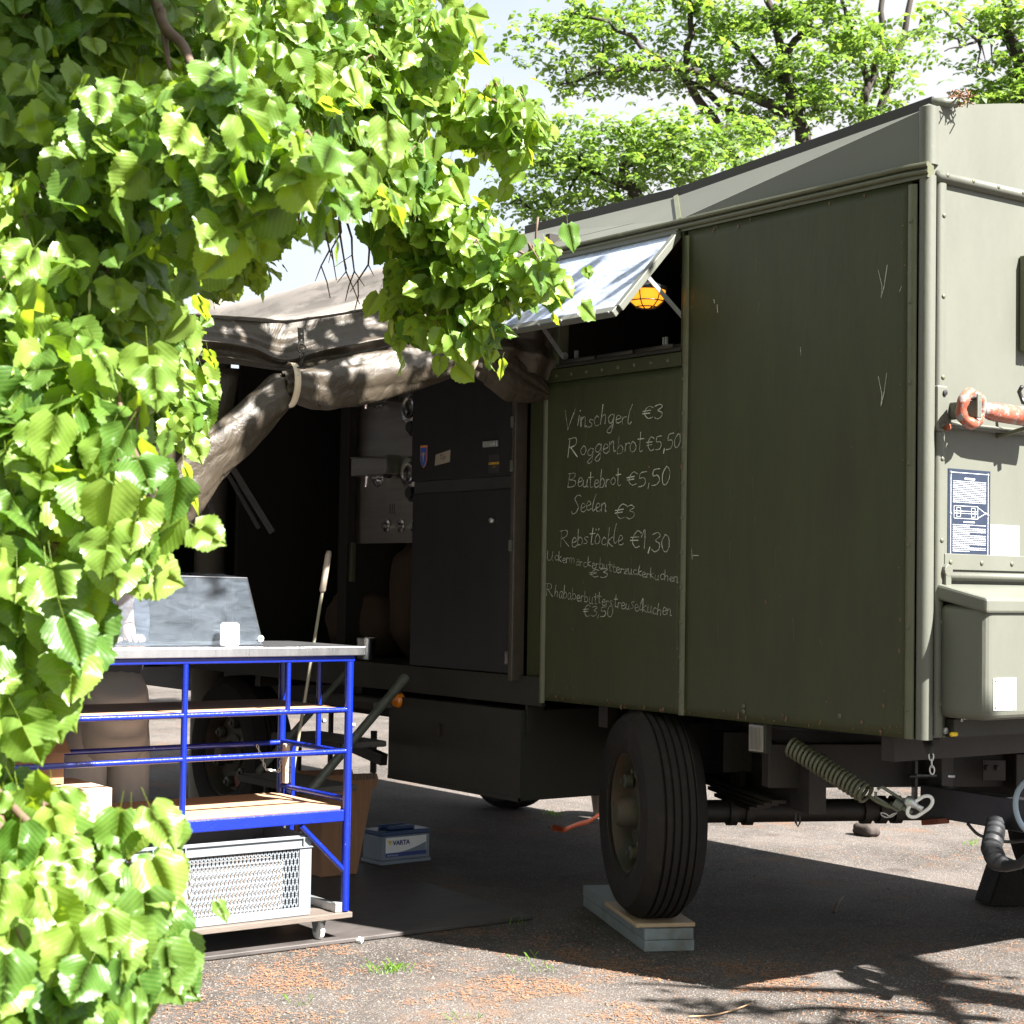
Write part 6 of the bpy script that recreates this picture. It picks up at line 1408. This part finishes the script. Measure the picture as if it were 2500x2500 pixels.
far_tree('broadleaf_tree', 'lower bright green spreading tree peeking over the roof beside the linden', base2,
 [([(1200,430,0),(1190,360,0),(1180,310,0),(1200,260,0)], .10,.03),([(1190,360,0),(1100,320,0),(1000,310,0),(930,320,0)],.04,.008),([(1180,310,0),(1260,280,0),(1340,260,0)],.04,.01),([(1100,320,0),(1060,380,0),(1000,395,0)],.02,.006)],
 [(1000,310,55,30,75,0,.5),(950,325,35,14,22,0,.3),(1050,280,60,45,130,0,.6),(1130,270,70,50,190,0,.8),(1220,250,80,45,210,0,.8),(1310,265,80,45,210,0,.8),(1400,265,60,35,120,.2,.7),(1040,345,70,35,120,0,.6),(1130,340,80,45,220,0,.8),(1230,320,80,40,230,0,.8),(1330,310,60,30,140,0,.7),
  (1010,395,70,18,60,0,.4),(1060,400,60,25,90,0,.5),(1130,385,60,25,110,0,.6),(970,385,40,8,14,0,.3),(1090,215,30,10,10,0,.3),(1160,225,30,10,10,0,.3)],
 8, 18, .085)
base3 = dk(1990, 700, 20)
far_tree('broadleaf_tree', 'dark stemmed tree at the right edge behind the arched roof', base3,
 [([(1960,330,0),(1935,200,0),(1925,120,0),(1905,50,0),(1890,-40,0)],.16,.05),([(1925,95,0),(1880,70,0),(1830,85,-.2),(1785,98,-.3)],.03,.006),([(1935,180,0),(1960,100,0),(1970,0,0)],.06,.03)],
 [(1880,180,55,38,110,0,.6),(1920,140,50,50,130,0,.7),(1850,120,35,25,36,0,.4),(1810,70,45,40,36,0,.4),(1790,20,30,26,34,0,.4),(1860,20,55,26,80,0,.5),(1920,50,40,50,110,0,.6),(1890,195,50,22,90,0,.5),(1990,100,60,120,200,0,.8)],
 12, 20)
# ================================================================== ground litter, tufts, shade from a tree outside the frame on the right
random.seed(5)
def ground_pt():
    while True:
        px = U(250, 2520); py = U(1960, 2520); p = on(px, py, 2, 0)
        if rnd() < min(1, (5.6/p.length)**3): return p
lt = MB(); lt2 = MB(); nl = 0
sunny = [on(x_, y_, 2, 0) for x_, y_ in ((560,2330),(900,2330),(1000,2300),(1180,2290),(1260,2410),(1330,2330),(1560,2440),(1640,2440),(1800,2400),(1860,2380),(760,2420),(1700,2350),(2300,2350),(1050,2400),(900,2420),(2350,2080),(700,2310),(1420,2380))]
while nl < 7500:
    if rnd() < .62: c = random.choice(sunny); p = Vector((c.x+random.gauss(0,.27), c.y+random.gauss(0,.17), 0))
    else: p = ground_pt()
    dens = noise.noise(Vector((p.x*2.6, p.y*2.6, 1.7))) + .6*noise.noise(Vector((p.x*8, p.y*8, 4)))
    if dens < U(-.12,.6): continue
    if -7.75 < p.x < -6.16 and p.y < 4.74: continue
    a = U(0, pi); l = U(.007,.036)*(1.6 if rnd() < .06 else 1); w_ = U(.0008,.0022); h_ = U(.001,.006); d = Vector((cos(a), sin(a), 0)); s_ = Vector((-d.y, d.x, 0)); z0_ = U(.001,.004)
    bend = s_*U(-.25,.25)*l
    (lt if rnd() < .8 else lt2).add([p-d*l/2-s_*w_+Vector((0,0,z0_)), p+bend-s_*w_+Vector((0,0,h_)), p+d*l/2+Vector((0,0,z0_)), p+bend+s_*w_+Vector((0,0,h_+.001)), p-d*l/2+s_*w_+Vector((0,0,z0_))], [(0,1,3,4),(1,2,3)]); nl += 1
tag(part('needle_litter', lt, M['litter'], fix=False, kind='stuff'), 'drifts of dry orange brown needles on the asphalt', 'leaf litter')
lt3 = MB(); 
for k in range(4200):
    p = ground_pt(); s = U(.0015,.0065)*(1.8 if rnd() < .03 else 1); mb = lt2 if rnd() < .55 else lt3
    if -7.75 < p.x < -6.16 and p.y < 4.74: continue
    mb.add([p+Vector((s*U(.6,1),0,0)), p+Vector((0,s*U(.6,1),0)), p+Vector((-s,0,0)), p+Vector((0,-s*U(.6,1),0)), p+Vector((0,0,s*U(.6,1.1)))], [(0,1,4),(1,2,4),(2,3,4),(3,0,4)])
tag(part('dark_crumbs', lt2, M['litter2'], fix=False, kind='stuff'), 'dark crumbs of bark and dirt strewn on the asphalt', 'debris')
tag(part('gravel_grit', lt3, mat('pale grit', (.12,.112,.105), .8, c2=(.17,.16,.148), nscale=30), fix=False, kind='stuff'), 'loose pale grit strewn on the asphalt', 'grit')
gr = MB()
for (x_, y_, n) in ((960,2368,60),(930,2372,30),(1290,2345,12),(1325,2370,12),(1260,2255,14),(2365,2062,26),(1130,2490,10),(720,2450,10),(1350,1990,30),(1030,1900,80),(300,1900,20)):
    c = on(x_, y_, 2, 0)
    for k in range(n):
        p = c+Vector((random.gauss(0,.035),random.gauss(0,.035),0)); a = U(0,6.28); h_ = U(.01,.035); d = Vector((cos(a),sin(a),0)); s_ = Vector((-d.y,d.x,0))*.0016
        gr.add([p-s_, p+s_, p+d*h_*.5+Vector((0,0,h_*.8)), p+d*h_*.9+Vector((0,0,h_))], [(0,1,2),(1,3,2)])
tag(part('grass_tufts', gr, M['grass'], fix=False, kind='stuff'), 'tiny green weeds sprouting from the asphalt cracks', 'weeds')
tag(part('fallen_stick', MB().tube(catmull([on(2036,2228,2,.01), on(2045,2205,2,.04), on(2058,2190,2,.05), on(2062,2182,2,.06)]), [.007,.008,.009,.008,.009,.009,.008,.008,.007,.007,.006,.006,.005,.005,.004,.004,.004,.003,.003][:19], 7), M['twig'], smooth=True), 'short dark stick on the shaded asphalt right of the front tyre', 'stick')
tag(part('fallen_twig', MB().tube(catmull([on(1680,2482,2,.006), on(1740,2478,2,.008), on(1790,2466,2,.01), on(1838,2448,2,.012)]), .0028, 6), M['wood'], smooth=True), 'thin pale twig lying on the asphalt at the bottom edge', 'twig')
tag(part('paper_scrap', MB().prism([on(868,2300,2,.002), on(882,2304,2,.002), on(888,2296,2,.01), on(876,2292,2,.012)], (0,0,.01)), M['plate']), 'crumpled white scrap at the edge of the floor board', 'scrap')
# out of frame tree whose trunk and boughs shade the lower right ground
ot = thing('broadleaf_tree', 'leafy tree standing outside the right edge of the view', 'tree', (-.9, 6.4, 0), None)
S3 = SUN/SUN.z
def sh(gx_, gy_, h): return Vector((gx_, gy_, 0)) + S3*h
tk = MB(); tb_ = MB()
limb(tk, [(-.9,6.4,0), (-.95,6.35,1.2), sh(-4.2,5.25,3.7), sh(-4.55,5.4,4.6), sh(-4.9,5.6,5.4)], .16, .07, 12, .02)
for P_, r_ in (([sh(-4.2,5.25,3.7), sh(-4.45,4.9,4.0), sh(-4.75,4.55,4.3), sh(-5.0,4.3,4.6)], .06),([sh(-4.72,5.42,4.9), sh(-4.35,5.15,4.4), sh(-3.95,4.88,3.9), sh(-3.5,4.6,3.3)], .09),([sh(-3.9,5.0,3.3), sh(-4.3,4.7,3.8), sh(-4.45,4.35,4.1), sh(-4.6,4.1,4.3)], .04),([sh(-4.45,4.9,4.0), sh(-4.5,5.2,4.3), sh(-4.3,5.5,4.6)], .02),([sh(-4.3,4.7,3.8), sh(-4.1,4.4,3.9), sh(-3.9,4.3,4.0)], .02),([sh(-4.15,5.1,3.6), sh(-3.95,5.35,3.7), sh(-3.8,5.7,3.8)], .02)):
    limb(tb_, P_, r_, .012, 8, .03)
part('trunk', tk, M['bark'], ot, smooth=True); part('limb', tb_, M['bark'], ot, smooth=True)
cm_ = MB()
for (gx_, gy_, h, rr_, n) in ((-4.6,4.3,4.4,.16,40),(-4.05,4.55,3.9,.14,30),(-4.55,5.35,4.6,.30,90),(-4.35,5.15,4.2,.18,60),(-4.45,4.4,4.2,.13,30),(-3.85,4.75,3.7,.12,20)):
    c = sh(gx_, gy_, h)
    for k in range(n):
        q_ = c+Vector((random.gauss(0,rr_*.5),random.gauss(0,rr_*.5),random.gauss(0,rr_*.4))); s = U(.06,.10); nv_ = Vector((random.gauss(0,.5),random.gauss(0,.5),1)).normalized(); u_ = nv_.orthogonal().normalized(); u_ = Matrix.Rotation(U(0,6.28),3,nv_) @ u_; w_ = nv_.cross(u_)
        cm_.add([q_, q_+u_*s*.5+w_*s*.35, q_+u_*s, q_+u_*s*.5-w_*s*.35], [(0,1,2,3)])
part('crown', cm_, M['tree_leaf'], ot, fix=False, kind='stuff')
